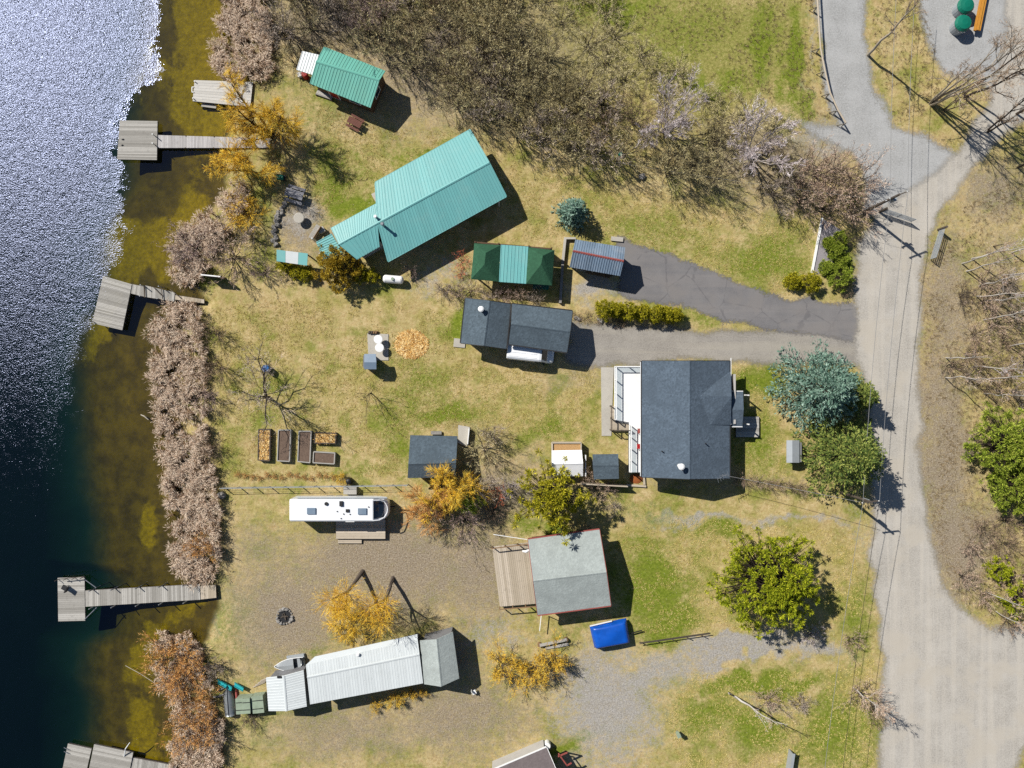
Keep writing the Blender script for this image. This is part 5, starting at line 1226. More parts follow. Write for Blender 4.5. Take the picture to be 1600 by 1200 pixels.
def grow(rng, spec):
    """spec: list of levels dict(n, L, r, spread, up, bend, k, t0); first level starts at the root"""
    out = []; s = spec[0]; N = s['n']
    az = (np.arange(N) + rng.rand(N) * .8) / N * 2 * np.pi; tilt = s.get('tilt', .6) * np.sqrt(rng.rand(N)) if N > 1 else np.array([s.get('tilt', .05)])
    if 'az' in s: az = np.full(N, s['az'])
    D = np.stack([np.sin(tilt) * np.cos(az), np.sin(tilt) * np.sin(az), np.cos(tilt)], 1)
    O = np.stack([np.cos(az), np.sin(az), 0 * az], 1) * s.get('foot', .0)
    L = s['L'] * (.7 + .5 * rng.rand(N)) if N > 1 else np.array([s['L']]); R = np.full(N, s['r'])
    for li, s in enumerate(spec):
        k = s.get('k', 4); t = np.linspace(0, 1, k + 1)[None, :, None]
        B = np.array([0, 0, 1.0]) * s.get('bend', 0.0) + rng.randn(len(D), 3) * s.get('wig', .12)
        pts = O[:, None] + D[:, None] * (L[:, None, None] * t) + B[:, None] * (L[:, None, None] * t ** 2)
        if k > 2: pts[:, 1:-1] += rng.randn(len(D), k - 1, 3) * (L[:, None, None] * s.get('jit', .025))
        tip = s.get('tip', .35); rad = R[:, None] * (1 - (1 - tip) * np.linspace(0, 1, k + 1)[None])
        out.append((pts, rad))
        if li + 1 < len(spec):
            c = spec[li + 1]; m = c['n']; t0 = c.get('t0', .25)
            par = np.repeat(np.arange(len(D)), m); tt = t0 + (1 - t0) * ((np.tile(np.arange(m), len(D)) + rng.rand(len(par))) / m)
            f = tt * k; i0 = np.minimum(f.astype(int), k - 1); fr_ = (f - i0)[:, None]
            O = pts[par, i0] * (1 - fr_) + pts[par, i0 + 1] * fr_
            tan = unit(pts[par, i0 + 1] - pts[par, i0])
            D = unit(tan * c.get('fwd', 1.0) + unit(rng.randn(len(par), 3)) * c.get('spread', .8) + np.array([0, 0, c.get('up', 0.0)]))
            L = L[par] * c['L'] * (.6 + .7 * rng.rand(len(par))) * (1 - c.get('fall', .35) * tt)
            R = rad[par, i0] * c.get('r', .5)
    return out
def twigs(pts, w, rng):
    a = pts[:, 0]; b = pts[:, -1]; m = pts[:, pts.shape[1] // 2]
    s = unit(np.cross(b - a, rng.randn(len(a), 3))) * (np.asarray(w).reshape(-1, 1) / 2)
    V = np.stack([a - s, a + s, m + s * .7, b, m - s * .7], 1)
    return V.reshape(-1, 3), np.arange(len(a) * 5).reshape(-1, 5)
def plant(name, rng, spec, ntube, mstem, mtwig, label, cat, loc, group=None, tw=.022, stem='stems', crown='twigs', sides=(5, 4, 3, 3, 3)):
    lv = grow(rng, spec); Vs = []; Fs = []; o = 0
    for i, (p, r) in enumerate(lv[:ntube]):
        v, f = tubes(p, r, 4 if i < 2 else 3)
        Vs.append(v); Fs.append((f + o)); o += len(v)
    root = bpy.data.objects.new(name, None); root.empty_display_size = .3; col.objects.link(root); root.location = tuple(float(q) for q in loc); tag(root, label, cat, group)
    link(stem, np_mesh(stem, np.concatenate(Vs), np.concatenate(Fs)), mstem, root)
    Vt = []; Ft = []; o = 0
    for p, r in lv[ntube:]:
        v, f = twigs(p, tw, rng); Vt.append(v); Ft.append(f + o); o += len(v)
    link(crown, np_mesh(crown, np.concatenate(Vt), np.concatenate(Ft)), mtwig, root)
    return root

m_bark = mat_leaf('grey brown bark', [S(86, 76, 68), S(124, 112, 100)], big=.8)
m_bark_dk = mat_leaf('dark wet bark', [S(52, 44, 40), S(84, 72, 64)], big=.8)
m_birch = mat_leaf('white birch bark', [S(226, 220, 210, .75), S(196, 188, 178), S(240, 236, 228, .75)], big=.7)
m_pale_grey = mat_leaf('pale grey bark', [S(168, 158, 152), S(196, 186, 180)], big=.8, k=1.3)
m_pale = mat_leaf('pale aspen bark', [S(190, 176, 156), S(214, 202, 182)], big=.8)
TW = {k: mat_leaf(k + ' twigs', v, k=1.85 if k in ('gold', 'amber') else 2.4 if k == 'silver' else 2.75 if k == 'olive' else 2.4) for k, v in {
    'grey': [S(84, 74, 70), S(128, 116, 106), S(166, 152, 138), S(192, 178, 160)], 'olive': [S(94, 86, 60), S(134, 124, 88), S(164, 152, 112), S(190, 178, 138)],
    'silver': [S(112, 100, 102), S(150, 138, 138), S(182, 170, 170), S(206, 196, 194)], 'pink': [S(112, 90, 78), S(150, 126, 108), S(182, 158, 138), S(204, 184, 164)],
    'purple': [S(86, 68, 68), S(122, 102, 98), S(154, 134, 126), S(182, 164, 150)], 'gold': [S(176, 128, 20), S(212, 164, 36), S(230, 186, 62), S(240, 206, 104)],
    'amber': [S(150, 96, 42), S(188, 130, 66), S(214, 162, 94), S(228, 186, 124)], 'brown': [S(70, 56, 46), S(108, 90, 74), S(142, 120, 98), S(172, 150, 124)],
    'red': [S(186, 80, 48), S(220, 112, 78), S(236, 146, 110)], 'dark': [S(46, 40, 36), S(72, 62, 54), S(102, 90, 78)]}.items()}

def shrub_spec(h, tilt, n=13, dens=1.0):
    return [dict(n=n, L=h * .85, r=.035, tilt=tilt, foot=.12, k=4, bend=.12), dict(n=int(6 * dens), L=.55, r=.6, spread=.55, up=.15, k=3, t0=.3), dict(n=int(6 * dens), L=.55, r=.6, spread=.7, up=.1, k=2, t0=.25), dict(n=5, L=.6, spread=.8, up=.1, k=2, t0=.2)]
PROTO = {}
def shrub(kind, variant, px, py, h, spread, label, group=None, cat='shrub', tilt=.85, name='bare_shrub'):
    """first call builds the prototype of that kind, later ones copy it"""
    key = (kind, variant); loc = P(px, py); loc[2] = float(ground_z(loc[0], loc[1])) - .02
    rng = np.random.RandomState(abs(hash((px * 31 + py * 17))) % 99991)
    sc = (spread / 2.2, spread / 2.2, h / 3.0)
    if key not in PROTO:
        r = plant(name, np.random.RandomState(variant * 7 + len(kind) * 13 + ord(kind[0])), shrub_spec(3.0, tilt, 14, 1.4 if kind in ('gold', 'amber') else 1.0), 3, m_bark, TW[kind], label, cat, loc, group, .024)
        PROTO[key] = r; r.scale = sc; return r
    r = copy_thing(PROTO[key], tuple(loc), rng.rand() * 6.28, sc, label, group); r.name = name
    if not group and 'group' in r: del r['group']
    r['category'] = cat
    return r
def in_poly(poly, x, y): return poly_sdf(poly, np.array([x], float), np.array([y], float))[0] > 0
def scatter(poly, gap, seed, tries=4000):
    rng = np.random.RandomState(seed); pts = []; pl = np.array(poly, float); lo, hi = pl.min(0), pl.max(0)
    for _ in range(tries):
        p = lo + rng.rand(2) * (hi - lo)
        if in_poly(poly, p[0], p[1]) and all((p[0] - q[0]) ** 2 + (p[1] - q[1]) ** 2 > gap * gap for q in pts): pts.append(p)
    return pts, rng
# the bare thicket across the top
pts, rng = scatter([(440, 58), (520, 52), (610, 92), (655, 122), (740, 188), (850, 236), (950, 246), (1060, 280), (1180, 308), (1230, 318), (1235, 268), (1160, 232), (1050, 205), (940, 165), (880, 120), (830, 60), (800, -40), (440, -40)], 31, 3)
pts = [p for p in pts if min((p[0] - 1045) ** 2 + (p[1] - 218) ** 2, (p[0] - 1170) ** 2 + (p[1] - 250) ** 2) > 46 ** 2]
for i, p in enumerate(pts):
    x, y = p
    f = rng.rand()
    if x < 640: kind = 'grey' if f < .42 else ('purple' if f < .6 else 'olive')
    else: kind = 'olive' if f < .74 else ('grey' if f < .92 else 'brown')
    zone = 'above the small cabin' if x < 640 else ('between the small cabin and the meadow' if x < 930 else 'below the meadow')
    adj = {'grey': 'grey', 'purple': 'dull purple', 'olive': 'olive twigged', 'brown': 'brown'}[kind]
    edge_f = 1.0 - .45 * smooth(0, 1, np.array((x - 700) / 500 - (y - 60) / 200))
    shrub(kind, i % 3, x, y, (3.0 + rng.rand() * 1.8) * float(edge_f), 2.0 + rng.rand() * .8, f'{adj} leafless shrub in the dense thicket {zone}', f'{adj} thicket shrubs {zone}')
pts, rng = scatter([(835, -20), (900, 80), (1000, 150), (1150, 205), (1215, 205), (1110, 140), (990, 70), (940, -20)], 36, 5)
for i, p in enumerate(pts): shrub('olive', i % 3, p[0], p[1], .9 + rng.rand() * .7, 1.7 + rng.rand() * .7, 'low olive shrub at the ragged edge of the upper meadow', 'low olive shrubs along the meadow edge')
pts, rng = scatter([(1236, 262), (1300, 262), (1345, 290), (1345, 335), (1310, 352), (1240, 322)], 30, 6)
for i, p in enumerate(pts): shrub('pink', i % 2, p[0], p[1], 2.6 + rng.rand() * 1.2, 2.0 + rng.rand() * .6, 'pinkish brown leafless shrub between the thicket and the farm gate', 'pinkish shrubs by the farm gate')
for px, py, lab in ((1038, 208, 'silvery leafless tree, left of the two pale crowns in the thicket'), (1168, 240, 'silvery leafless tree, right of the two pale crowns in the thicket')):
    plant('bare_tree', np.random.RandomState(px), [dict(n=9, L=4.6, r=.08, tilt=.8, k=5, bend=.1), dict(n=8, L=.5, r=.55, spread=.6, up=.2, k=3, t0=.25), dict(n=8, L=.5, r=.55, spread=.7, up=.15, k=2), dict(n=15, L=.6, spread=.8, up=.1, k=2), ], 3, m_pale_grey, TW['silver'], lab, 'tree', P(px, py), None, .026, 'trunk', 'crown')
# single shrubs about the yards
yard = [('purple', 300, 392, 2.6, 2.6, 'round mauve grey bush at the water edge above the tilted dock'), ('pink', 366, 402, 2.8, 3.0, 'broad brown bush between the tilted dock and the striped shelter'), ('grey', 395, 372, 2.0, 1.6, 'grey bush left of the striped shelter'),
    ('purple', 415, 425, 1.6, 1.6, 'low mauve bush below the striped shelter'), ('brown', 346, 575, 2.2, 1.5, 'dark bush behind the reeds left of the blue barrel'), ('brown', 340, 520, 2.0, 1.6, 'brown bush at the top of the middle reed bed'), ('purple', 332, 622, 1.8, 1.5, 'reddish brown bush behind the middle of the reed bed'),
    ('brown', 335, 700, 1.6, 1.3, 'brown bush behind the reeds level with the raised beds'), ('grey', 765, 676, 2.4, 1.6, 'mauve grey bush right of the shed ramp'), ('olive', 758, 702, 2.6, 2.2, 'spreading olive twigged bush beside the garden shed'), ('grey', 745, 760, 2.8, 2.2, 'grey bush between the golden willow and the red twigged bush'),
    ('red', 779, 768, 2.0, 1.0, 'red twigged bush beside the cedar'), ('silver', 797, 758, 2.2, 1.3, 'silvery bush right of the red twigged bush'), ('purple', 725, 812, 2.4, 2.2, 'mauve bush below the golden willow'), ('brown', 770, 800, 1.6, 1.6, 'brown bush beneath the red twigged bush'), ('pink', 916, 742, 1.6, 1.0, 'brown bush at the corner of the white tarpaulin roof'),
    ('pink', 932, 763, 1.7, 1.2, 'brown bush below the square shed'), ('purple', 955, 762, 1.0, .7, 'small mauve bush in front of the square shed'), ('grey', 960, 790, .9, 1.1, 'low thin bush on the grass below the square shed'), ('dark', 1500, 462, 1.6, 1.5, 'dark round bush below the right farm gate'), ('pink', 1345, 1085, 1.4, 2.0, 'tangled brush at the foot of the roadside birch'),
    ('silver', 1265, 990, 1.2, 1.2, 'pale brush in the shade of the yellow green pine'), ('pink', 1330, 1000, 1.2, 1.4, 'pinkish brush between the pine and the road'), ('pink', 1200, 1095, .8, 1.9, 'pale low brush heap beside the leaning dead tree'), ('grey', 1250, 1100, .7, 1.5, 'grey low brush near the road below the pine'), ('brown', 1365, 1110, 1.2, 1.5, 'dark brush beside the roadside birch'),
    ('dark', 1325, 325, 2.2, 1.6, 'dark bush beside the gate pole'), ('dark', 1318, 375, 1.8, 1.2, 'dark bush above the bright green shrubs'), ('brown', 1315, 452, .9, .9, 'brown bush in front of the bright green shrubs'), ('red', 722, 408, .8, .9, 'rust red low bush beside the carport'), ('red', 719, 428, .8, .8, 'rust red low bush at the lower left of the carport'),
    ('olive', 462, 100, 1.8, 1.6, 'olive bush left of the small cabin'), ('grey', 455, 60, 2.4, 2.0, 'grey bush at the upper left of the small cabin'), ('purple', 643, 427, 1.2, .9, 'mauve bush beside the propane tank'), ('grey', 345, 1040, 1.6, 1.4, 'grey bush behind the golden shore shrub'), ('dark', 395, 1118, 1.0, 1.6, 'dark brush below the pale green lockers')]
for i, (k, x, y, h, s, lab) in enumerate(yard): shrub(k, i % 2, x, y, h, s, lab)
for i, (x, y) in enumerate(((690, 452), (712, 458), (735, 455), (762, 460), (785, 458), (808, 462), (832, 464))): shrub(('grey', 'purple', 'pink')[i % 3], i % 2, x, y, 1.3 + .3 * (i % 3), 1.25, {0: 'mauve grey', 1: 'dull purple', 2: 'brown'}[i % 3] + ' leafless shrub in the hedge behind the workshop roof', {0: 'mauve grey', 1: 'dull purple', 2: 'brown'}[i % 3] + ' hedge shrubs behind the workshop')
for i in range(8): shrub('brown', i % 2, 850 + i * 17, 489 + i * 2.0, .5, .7, 'knee-high brown hedge plant above the gravel drive', 'low brown hedge along the drive')
for i in range(7): shrub(('pink', 'brown')[i % 2], i % 2, 1150 + i * 17, 748 + i * 2.2, 1.0 + .2 * (i % 3), .85, ('pinkish' if i % 2 == 0 else 'brown') + ' leafless hedge bush between the main house and the spruce', ('pinkish' if i % 2 == 0 else 'brown') + ' hedge bushes by the main house')
pts, rng = scatter([(1520, 440), (1640, 430), (1640, 620), (1560, 625), (1500, 610), (1480, 570), (1520, 530)], 30, 8)
for i, p in enumerate(pts): shrub(('brown', 'grey', 'pink')[i % 3], i % 2, p[0], p[1], 1.3 + rng.rand(), 1.4 + rng.rand() * .5, ('brown', 'grey', 'pinkish')[i % 3] + ' undergrowth bush among the white birch trunks', ('brown', 'grey', 'pinkish')[i % 3] + ' undergrowth below the birches')
pts, rng = scatter([(1505, 850), (1560, 800), (1640, 790), (1640, 980), (1570, 975), (1525, 945), (1500, 900)], 32, 9)
for i, p in enumerate(pts): shrub(('brown', 'pink')[i % 2], i % 2, p[0], p[1], 1.0 + rng.rand() * .8, 1.4 + rng.rand() * .5, ('brown', 'pinkish')[i % 2] + ' bush on the rough bank right of the road fork', ('brown', 'pinkish')[i % 2] + ' bushes by the road fork')

# golden willows and shrubs
def willow(label, px, py, h, R, kind='gold', seed=1, mult=1.0, droop=-.35, tilt=.65, n0=5, name='golden_willow', cat='tree'):
    loc = P(px, py); loc[2] = float(ground_z(loc[0], loc[1])) - .03
    return plant(name, np.random.RandomState(seed), [dict(n=n0, L=h * .8, r=.11 * h / 5, tilt=tilt, k=5, bend=.05, foot=.1), dict(n=8, L=.5 * R / h * 1.5, r=.5, spread=.75, up=.15, k=4, t0=.3, bend=-.05), dict(n=int(9 * mult), L=.6, r=.45, spread=.75, up=.05, k=3, bend=droop * .4), dict(n=int(11 * mult), L=.9, spread=.55, up=-.1, k=2, bend=droop)], 3, m_bark_dk if kind == 'gold' else m_bark, TW[kind], label, cat, loc, None, .016, 'trunk', 'crown')
willow('golden willow overhanging the walkway of the square dock', 424, 211, 6.6, 4.2, seed=2, mult=1.75, tilt=.8, n0=8)
willow('golden willow crown above the shore just below the dock walkway', 388, 268, 4.6, 3.8, seed=3, tilt=.85, mult=1.5, n0=6)
willow('amber willow shrub on the shore left of the stone edging', 392, 335, 2.0, 2.4, 'gold', 4, .8, name='willow_shrub', cat='shrub', tilt=.9, n0=8)
willow('golden willow growing over the corner of the garden shed', 702, 752, 4.6, 3.8, 'gold', 5, 1.5, tilt=.9, n0=7)
willow('pale amber willow below the garden shed', 678, 790, 3.0, 3.0, 'amber', 6, 1.4, tilt=.95, n0=7)
def pollard(label, px, py, h, seed, lean):
    """thick cut-back trunk with a mop of golden shoots on a few arms"""
    loc = P(px, py); rng = np.random.RandomState(seed)
    T = Thing('pollard_willow', label, 'tree', loc)
    hd = loc + [lean[0], lean[1], h * .55]
    T.part('trunk', MB().tube([loc - [0, 0, .2], lerp(loc, hd, .5) + [.05, .03, 0], hd], [.26, .19, .15], 10), m_bark)
    Vt = []; Ft = []; o = 0; VS = []; FS = []; os_ = 0
    arms = 3
    for k in range(arms):
        a = seed + k * 6.28 / arms; e = hd + np.array([math.cos(a) * .9 - .4, math.sin(a) * .9 - .6, h * .30])
        T.part('limb', MB().tube([hd, lerp(hd, e, .5) + [0, 0, -.1], e], [.11, .09, .06], 7), m_bark)
        lv = grow(np.random.RandomState(seed * 10 + k), [dict(n=46, L=1.5, r=.016, tilt=1.5, k=3, bend=.02), dict(n=7, L=.65, spread=.45, k=2, up=.05), dict(n=3, L=.55, spread=.5, k=2)])
        for p, r in lv: v, f = twigs(p + (e - loc), .018, rng); Vt.append(v); Ft.append(f + o); o += len(v)
    link('crown', np_mesh('crown', np.concatenate(Vt), np.concatenate(Ft)), TW['gold'], T.o)
pollard('pollarded golden willow with two forked arms, left of the pair', 567, 892, 4.8, 3, (-.9, -1.3)); pollard('pollarded golden willow with a stout trunk, right of the pair', 614, 902, 4.8, 7, (-.3, -1.5))
willow('wide spray of golden twigs below the pollarded pair', 548, 962, 2.4, 3.0, 'gold', 9, 1.1, tilt=1.1, n0=7, name='willow_shrub', cat='shrub')
for x, y, h, s, lab in ((782, 1038, 2.3, 2.5, 'golden shrub at the left end of the row above the gravel yard'), (822, 1038, 2.2, 2.4, 'golden shrub in the middle of the row above the gravel yard'), (864, 1028, 2.5, 2.6, 'golden shrub at the right end of the row above the gravel yard'), (622, 1092, 1.2, 1.3, 'golden shrub against the lower wall of the long white shed'), (645, 1082, 1.0, 1.0, 'small golden shrub right of its neighbour under the long white shed'),
    (590, 1100, .8, .9, 'small golden shrub left of its neighbour under the long white shed'), (660, 1078, .9, .7, 'tiny golden shrub beside the weathered end shed'), (535, 745, .6, 1.0, 'clump of golden grass beside the compost bin')): shrub('gold', 0, x, y, h, s, lab, None, 'shrub', name='golden_shrub')
for x, y, h, s, lab in ((278, 1022, 2.9, 3.0, 'amber shrub leaning over the water below the long pile dock'), (300, 1055, 2.7, 2.6, 'amber shrub on the shore left of the junk heap'), (308, 1125, 3.0, 2.8, 'amber shrub on the shore below the upturned boat'), (322, 850, 2.2, 1.6, 'amber shrub among the reeds above the long pile dock'), (328, 1092, 1.9, 1.7, 'low amber shrub touching the upturned boat')): shrub('amber', 0, x, y, h, s, lab, None, 'shrub', name='amber_shrub')
for i in range(14): shrub('amber', 1, 372 + i * 11.5, 744 + (i * 37 % 7) - 3, .35, .42, 'dry golden tuft in the row above the wire fence', 'dry tufts along the wire fence', 'tuft', name='dry_tuft')

# bare trees with trunks
def tree(label, px, py, h, seed, mstem, mtw, spread=.34, n1=14, r=.13, stems=1, tilt=.04, t0=.3, up=.35, tw=.022, name='bare_tree', n2=6, n3=6, ntube=3, az=None):
    loc = P(px, py); loc[2] = float(ground_z(loc[0], loc[1])) - .05
    return plant(name, np.random.RandomState(seed), [dict(**({} if az is None else {'az': az}), n=stems, L=h, r=r, tilt=tilt, k=7, jit=.006, wig=.03, tip=.15, foot=.15 if stems > 1 else 0), dict(n=n1, L=spread, r=.5, spread=.75, up=up, k=4, t0=t0, fwd=.6, fall=.55), dict(n=n2, L=.5, r=.5, spread=.7, up=.15, k=3), dict(n=n3, L=.55, spread=.8, up=.05, k=2), dict(n=4, L=.55, spread=.8, k=2)], ntube, mstem, mtw, label, 'tree', loc, None, tw, 'trunk', 'crown')
tree('bare tree with a straight pale trunk on the grass island', 1356, 86, 10.8, 1, m_pale, TW['brown'], .22, 14, .2, t0=.4)
tree('tall multi-stemmed bare tree where the lane meets the road', 1455, 162, 13, 2, m_pale, TW['brown'], .26, 9, .16, 5, .22, t0=.35)
tree('bare tree standing just right of the multi-stemmed one', 1506, 150, 11, 3, m_bark_dk, TW['brown'], .34, 12, .15, 2, .15)
tree('bare tree beside the road shaded by the multi-stemmed one', 1545, 205, 9, 61, m_bark_dk, TW['brown'], .34, 12, .13, 2, .15)
tree('thin bare tree at the right edge of the gravel parking', 1592, 112, 9.5, 62, m_pale, TW['brown'], .3, 12, .12)
tree('young bare tree at the foot of the multi-stemmed tree', 1476, 172, 6, 63, m_bark, TW['pink'], .34, 10, .07, 3, .25)
tree('dark limbed bare tree on the bank above the birch stand', 1590, 262, 8, 64, m_bark_dk, TW['brown'], .36, 12, .12)
tree('bare tree with dark limbs cut by the right edge below the gravel parking', 1588, 178, 10, 4, m_bark_dk, TW['dark'], .34, 12, .15)
tree('spreading bare apple tree with dark crooked limbs on the lawn', 421, 622, 2.8, 5, m_bark_dk, TW['grey'], 2.2, 11, .22, 1, .1, .25, .08, name='apple_tree', n2=9)
tree('small bare fruit tree with dark limbs on the open lawn', 580, 614, 1.6, 6, m_bark_dk, TW['dark'], 1.9, 9, .09, 1, .1, .3, .3, name='apple_tree', n2=4, n3=3)
tree('fine grey twigged tree between the blue barrel and the reeds', 408, 560, 2.4, 15, m_bark, TW['grey'], .9, 8, .07, 1, .1, .2, .3)
tree('sparse bare sapling on the lawn beside the garden shed', 625, 677, .7, 16, m_bark_dk, TW['purple'], .5, 4, .03, name='sapling', n2=3, n3=3)
bir = [(1503, 412, 9), (1518, 404, 10), (1510, 424, 9.5), (1530, 447, 9), (1526, 463, 8.5), (1542, 470, 9), (1537, 500, 10), (1576, 541, 9), (1478, 559, 8), (1520, 573, 9), (1477, 590, 9), (1545, 592, 9), (1566, 430, 10), (1580, 395, 10)]
desc = ['nearest the right farm gate', 'second from the right farm gate', 'just below the first two by the gate', 'in the upper middle of the stand', 'beside the dark bush', 'crossing its neighbours at mid height', 'lying level in view at the centre of the stand', 'close to the right edge below the level trunk', 'alone at the road side of the stand', 'in the lower middle of the stand', 'lowest on the road side', 'lowest near the right edge', 'far right behind the first birches', 'topmost near the right edge']
for i, (x, y, h) in enumerate(bir): tree('slender white birch ' + desc[i], x, y, h, 20 + i, m_birch, TW['silver' if i % 2 else 'pink'], .17, 11, .085, 1, .06, .35, .5, name='birch_tree', n2=4, n3=4)
tree('white roadside birch by the lower left road verge', 1333, 1075, 7.5, 41, m_birch, TW['pink'], .3, 16, .1, 1, .06, .25, .5, name='birch_tree')
tree('leaning dead white tree on the grass left of the lower road', 1139, 1083, 7.2, 42, m_birch, TW['silver'], .3, 7, .16, 1, .42, .5, .3, name='birch_tree', n2=3, n3=3, az=-.1)
tree('white birch stem on the bank above the road fork', 1540, 925, 7, 43, m_birch, TW['pink'], .2, 9, .07, name='birch_tree'); tree('thin white birch at the right edge above the road fork', 1556, 955, 6, 44, m_birch, TW['pink'], .2, 8, .06, name='birch_tree')
tree('thin dark sapling standing above the right birch stand', 1552, 385, 3.5, 45, m_bark_dk, TW['purple'], .4, 6, .05, name='sapling', n2=3, n3=3)
tree('white birch left of the right-hand pines', 1538, 615, 8, 46, m_birch, TW['pink'], .2, 10, .08, name='birch_tree', n2=4, n3=4)

# conifers
def diamonds(P0, D, L, W, rng, flat=.5):
    n = len(P0); up = unit(np.array([0, 0, 1.0]) + rng.randn(n, 3) * flat); s = unit(np.cross(D, up)) * (W / 2)[:, None]
    m = P0 + D * (L * .45)[:, None]
    return np.stack([P0, m + s, P0 + D * L[:, None], m - s], 1).reshape(-1, 3), np.arange(4 * n).reshape(n, 4)
def spruce(label, px, py, h, R, mat, seed, wh=17, dens=1.0, cat='tree', p=.85, spray=.33):
    rng = np.random.RandomState(seed); loc = P(px, py); T = Thing('spruce_tree', label, cat, loc)
    T.part('trunk', MB().tube([loc - [0, 0, .1], loc + [0, 0, h * .97]], [.028 * h, .02], 8), m_bark_dk)
    PP = []; DD = []; LL = []; BP = []; BR = []
    for k in range(wh):
        f = k / (wh - 1); z = .25 + (h - .5) * f; r = R * (1 - f) ** p + .15; nb = int(round(9 - 3 * f))
        for j in range(nb):
            a = 6.283 * (j + rng.rand() * .7) / nb + k * 1.3; rr = r * (.78 + .4 * rng.rand()); dr = -.12 - .18 * rng.rand() + .5 * f
            b0 = np.array([0, 0, z]); d = np.array([math.cos(a), math.sin(a), dr]); q = np.array([-math.sin(a), math.cos(a), 0])
            BP.append(np.stack([b0, b0 + d * rr * .5 + [0, 0, .05], b0 + d * rr])); BR.append([.03, .02, .008])
            ns = int((7 + 15 * rr / R) * dens * (R / 3.5 + .4)); t = .18 + .82 * rng.rand(ns) ** .75; sd = np.sign(rng.randn(ns)); off = rng.rand(ns) * .20 * rr * (1 - t * .5)
            pp = b0 + d * (rr * t)[:, None] + q * (sd * off)[:, None] + np.array([0, 0, 1]) * (rng.randn(ns) * .05 - .10 * off)[:, None]
            dd = unit(d * .9 + q * (sd * (.35 + .6 * rng.rand(ns)))[:, None] + rng.randn(ns, 3) * .18 + np.array([0, 0, .12]))
            PP.append(pp); DD.append(dd); LL.append(spray * (.6 + .8 * rng.rand(ns)))
            # side sprays fill the fan of each branch
            for rep in range(2): PP.append(pp + rng.randn(ns, 3) * .12); DD.append(unit(dd + rng.randn(ns, 3) * .4)); LL.append(spray * (.45 + .6 * rng.rand(ns)))
    v, f_ = tubes(np.array(BP), np.array(BR), 3); link('branches', np_mesh('branches', v, f_), m_bark_dk, T.o)
    PP = np.concatenate(PP); DD = np.concatenate(DD); LL = np.concatenate(LL); v, f_ = diamonds(PP, DD, LL, LL * .36, rng)
    link('crown', np_mesh('crown', v, f_), mat, T.o); return T
def clumpy(label, px, py, h, R, mat, seed, n=150, zlo=.25, cr=.42, blades=34, cat='tree', name='pine_tree', lobes=0.25, gap=.15):
    n = int(n * 2.0); blades = int(blades * 2.0); cr = cr * .58
    rng = np.random.RandomState(seed); loc = P(px, py); T = Thing(name, label, cat, loc)
    T.part('trunk', MB().tube([loc - [0, 0, .1], loc + [.05, .03, h * .5], loc + [0, 0, h * .92]], [.03 * h + .02, .02 * h, .015], 8), m_bark)
    a = rng.rand(n) * 6.283; zz = rng.rand(n) ** .8; prof = np.sin(np.pi * np.clip(.14 + .86 * zz, 0, 1)) ** .7
    lob = 1 + lobes * np.sin(a * 5 + seed) * np.cos(zz * 7 + seed)
    rad = R * prof * lob * (.35 + .65 * np.sqrt(rng.rand(n)))
    C = np.stack([rad * np.cos(a), rad * np.sin(a), h * (zlo + (1 - zlo) * zz) - cr * .5], 1); C = C[rng.rand(n) > gap]
    n = len(C); BP = np.stack([np.stack([0 * C[:, 0], 0 * C[:, 0], np.maximum(.3, C[:, 2] - .25 * rad[:n])], 1), C * [.5, .5, 1] - [0, 0, .1], C], 1)
    v, f_ = tubes(BP, np.tile([.04, .028, .012], (n, 1)) * (h / 6 + .3), 3); link('branches', np_mesh('branches', v, f_), m_bark_dk, T.o)
    c = np.repeat(C, blades, 0); m = len(c); out = unit(np.repeat(unit(C * [1, 1, .15]), blades, 0) * .35 + np.array([0, 0, .45]) + rng.randn(m, 3) * .62)
    sz = np.repeat(.7 + .6 * rng.rand(n), blades) * cr; p0 = c + out * (sz * rng.rand(m) * .45)[:, None]; L = sz * (.55 + .5 * rng.rand(m))
    v, f_ = diamonds(p0, out, L, L * .2, rng, 1.2); link('crown', np_mesh('crown', v, f_), mat, T.o); return T
m_blue = mat_leaf('blue spruce needles', [S(52, 78, 66), S(84, 112, 98), S(118, 146, 128), S(152, 174, 160)], trans=.15, k=1.9)
m_spr = mat_leaf('green spruce needles', [S(46, 66, 30), S(86, 104, 46), S(124, 134, 62), S(158, 160, 84)], trans=.15, k=1.8)
m_pine = mat_leaf('yellow green pine needles', [S(70, 84, 12), S(112, 124, 18), S(150, 156, 30), S(186, 182, 52)], trans=.25, k=2.3)
m_cedar = mat_leaf('cedar sprays', [S(78, 82, 14), S(122, 122, 24), S(160, 152, 34), S(188, 174, 52)], trans=.25, k=2.3)
m_lime = mat_leaf('fresh green sprays', [S(70, 88, 20), S(106, 124, 34), S(140, 152, 52), S(174, 180, 78)], trans=.2, k=2.0)
m_olivep = mat_leaf('olive brown sprays', [S(92, 78, 18), S(132, 108, 26), S(160, 136, 42), S(178, 158, 60)], trans=.25, k=2.3)
spruce('wide blue grey spruce at the roadside above the green spruce', 1264, 607, 7.6, 5.2, m_blue, 1, 20)
spruce('broad green spruce beside the road under the power lines', 1302, 706, 8.2, 5.0, m_spr, 2, 21)
spruce('narrow dark spruce between the blue spruce and the road', 1330, 618, 5.0, 1.9, m_spr, 7, 13)
spruce('small round blue spruce on the lawn above the carport', 893, 336, 3.6, 1.7, m_blue, 3, 12, .8)
clumpy('big yellow green pine on the lawn left of the road', 1178, 892, 7.4, 5.0, m_pine, 4, 330, .18, .62, 30)
clumpy('yellow green cedar beside the grey cabin', 858, 768, 6.4, 3.3, m_cedar, 5, 150, .15, .66, 30, name='cedar_tree', lobes=.6, gap=.3)
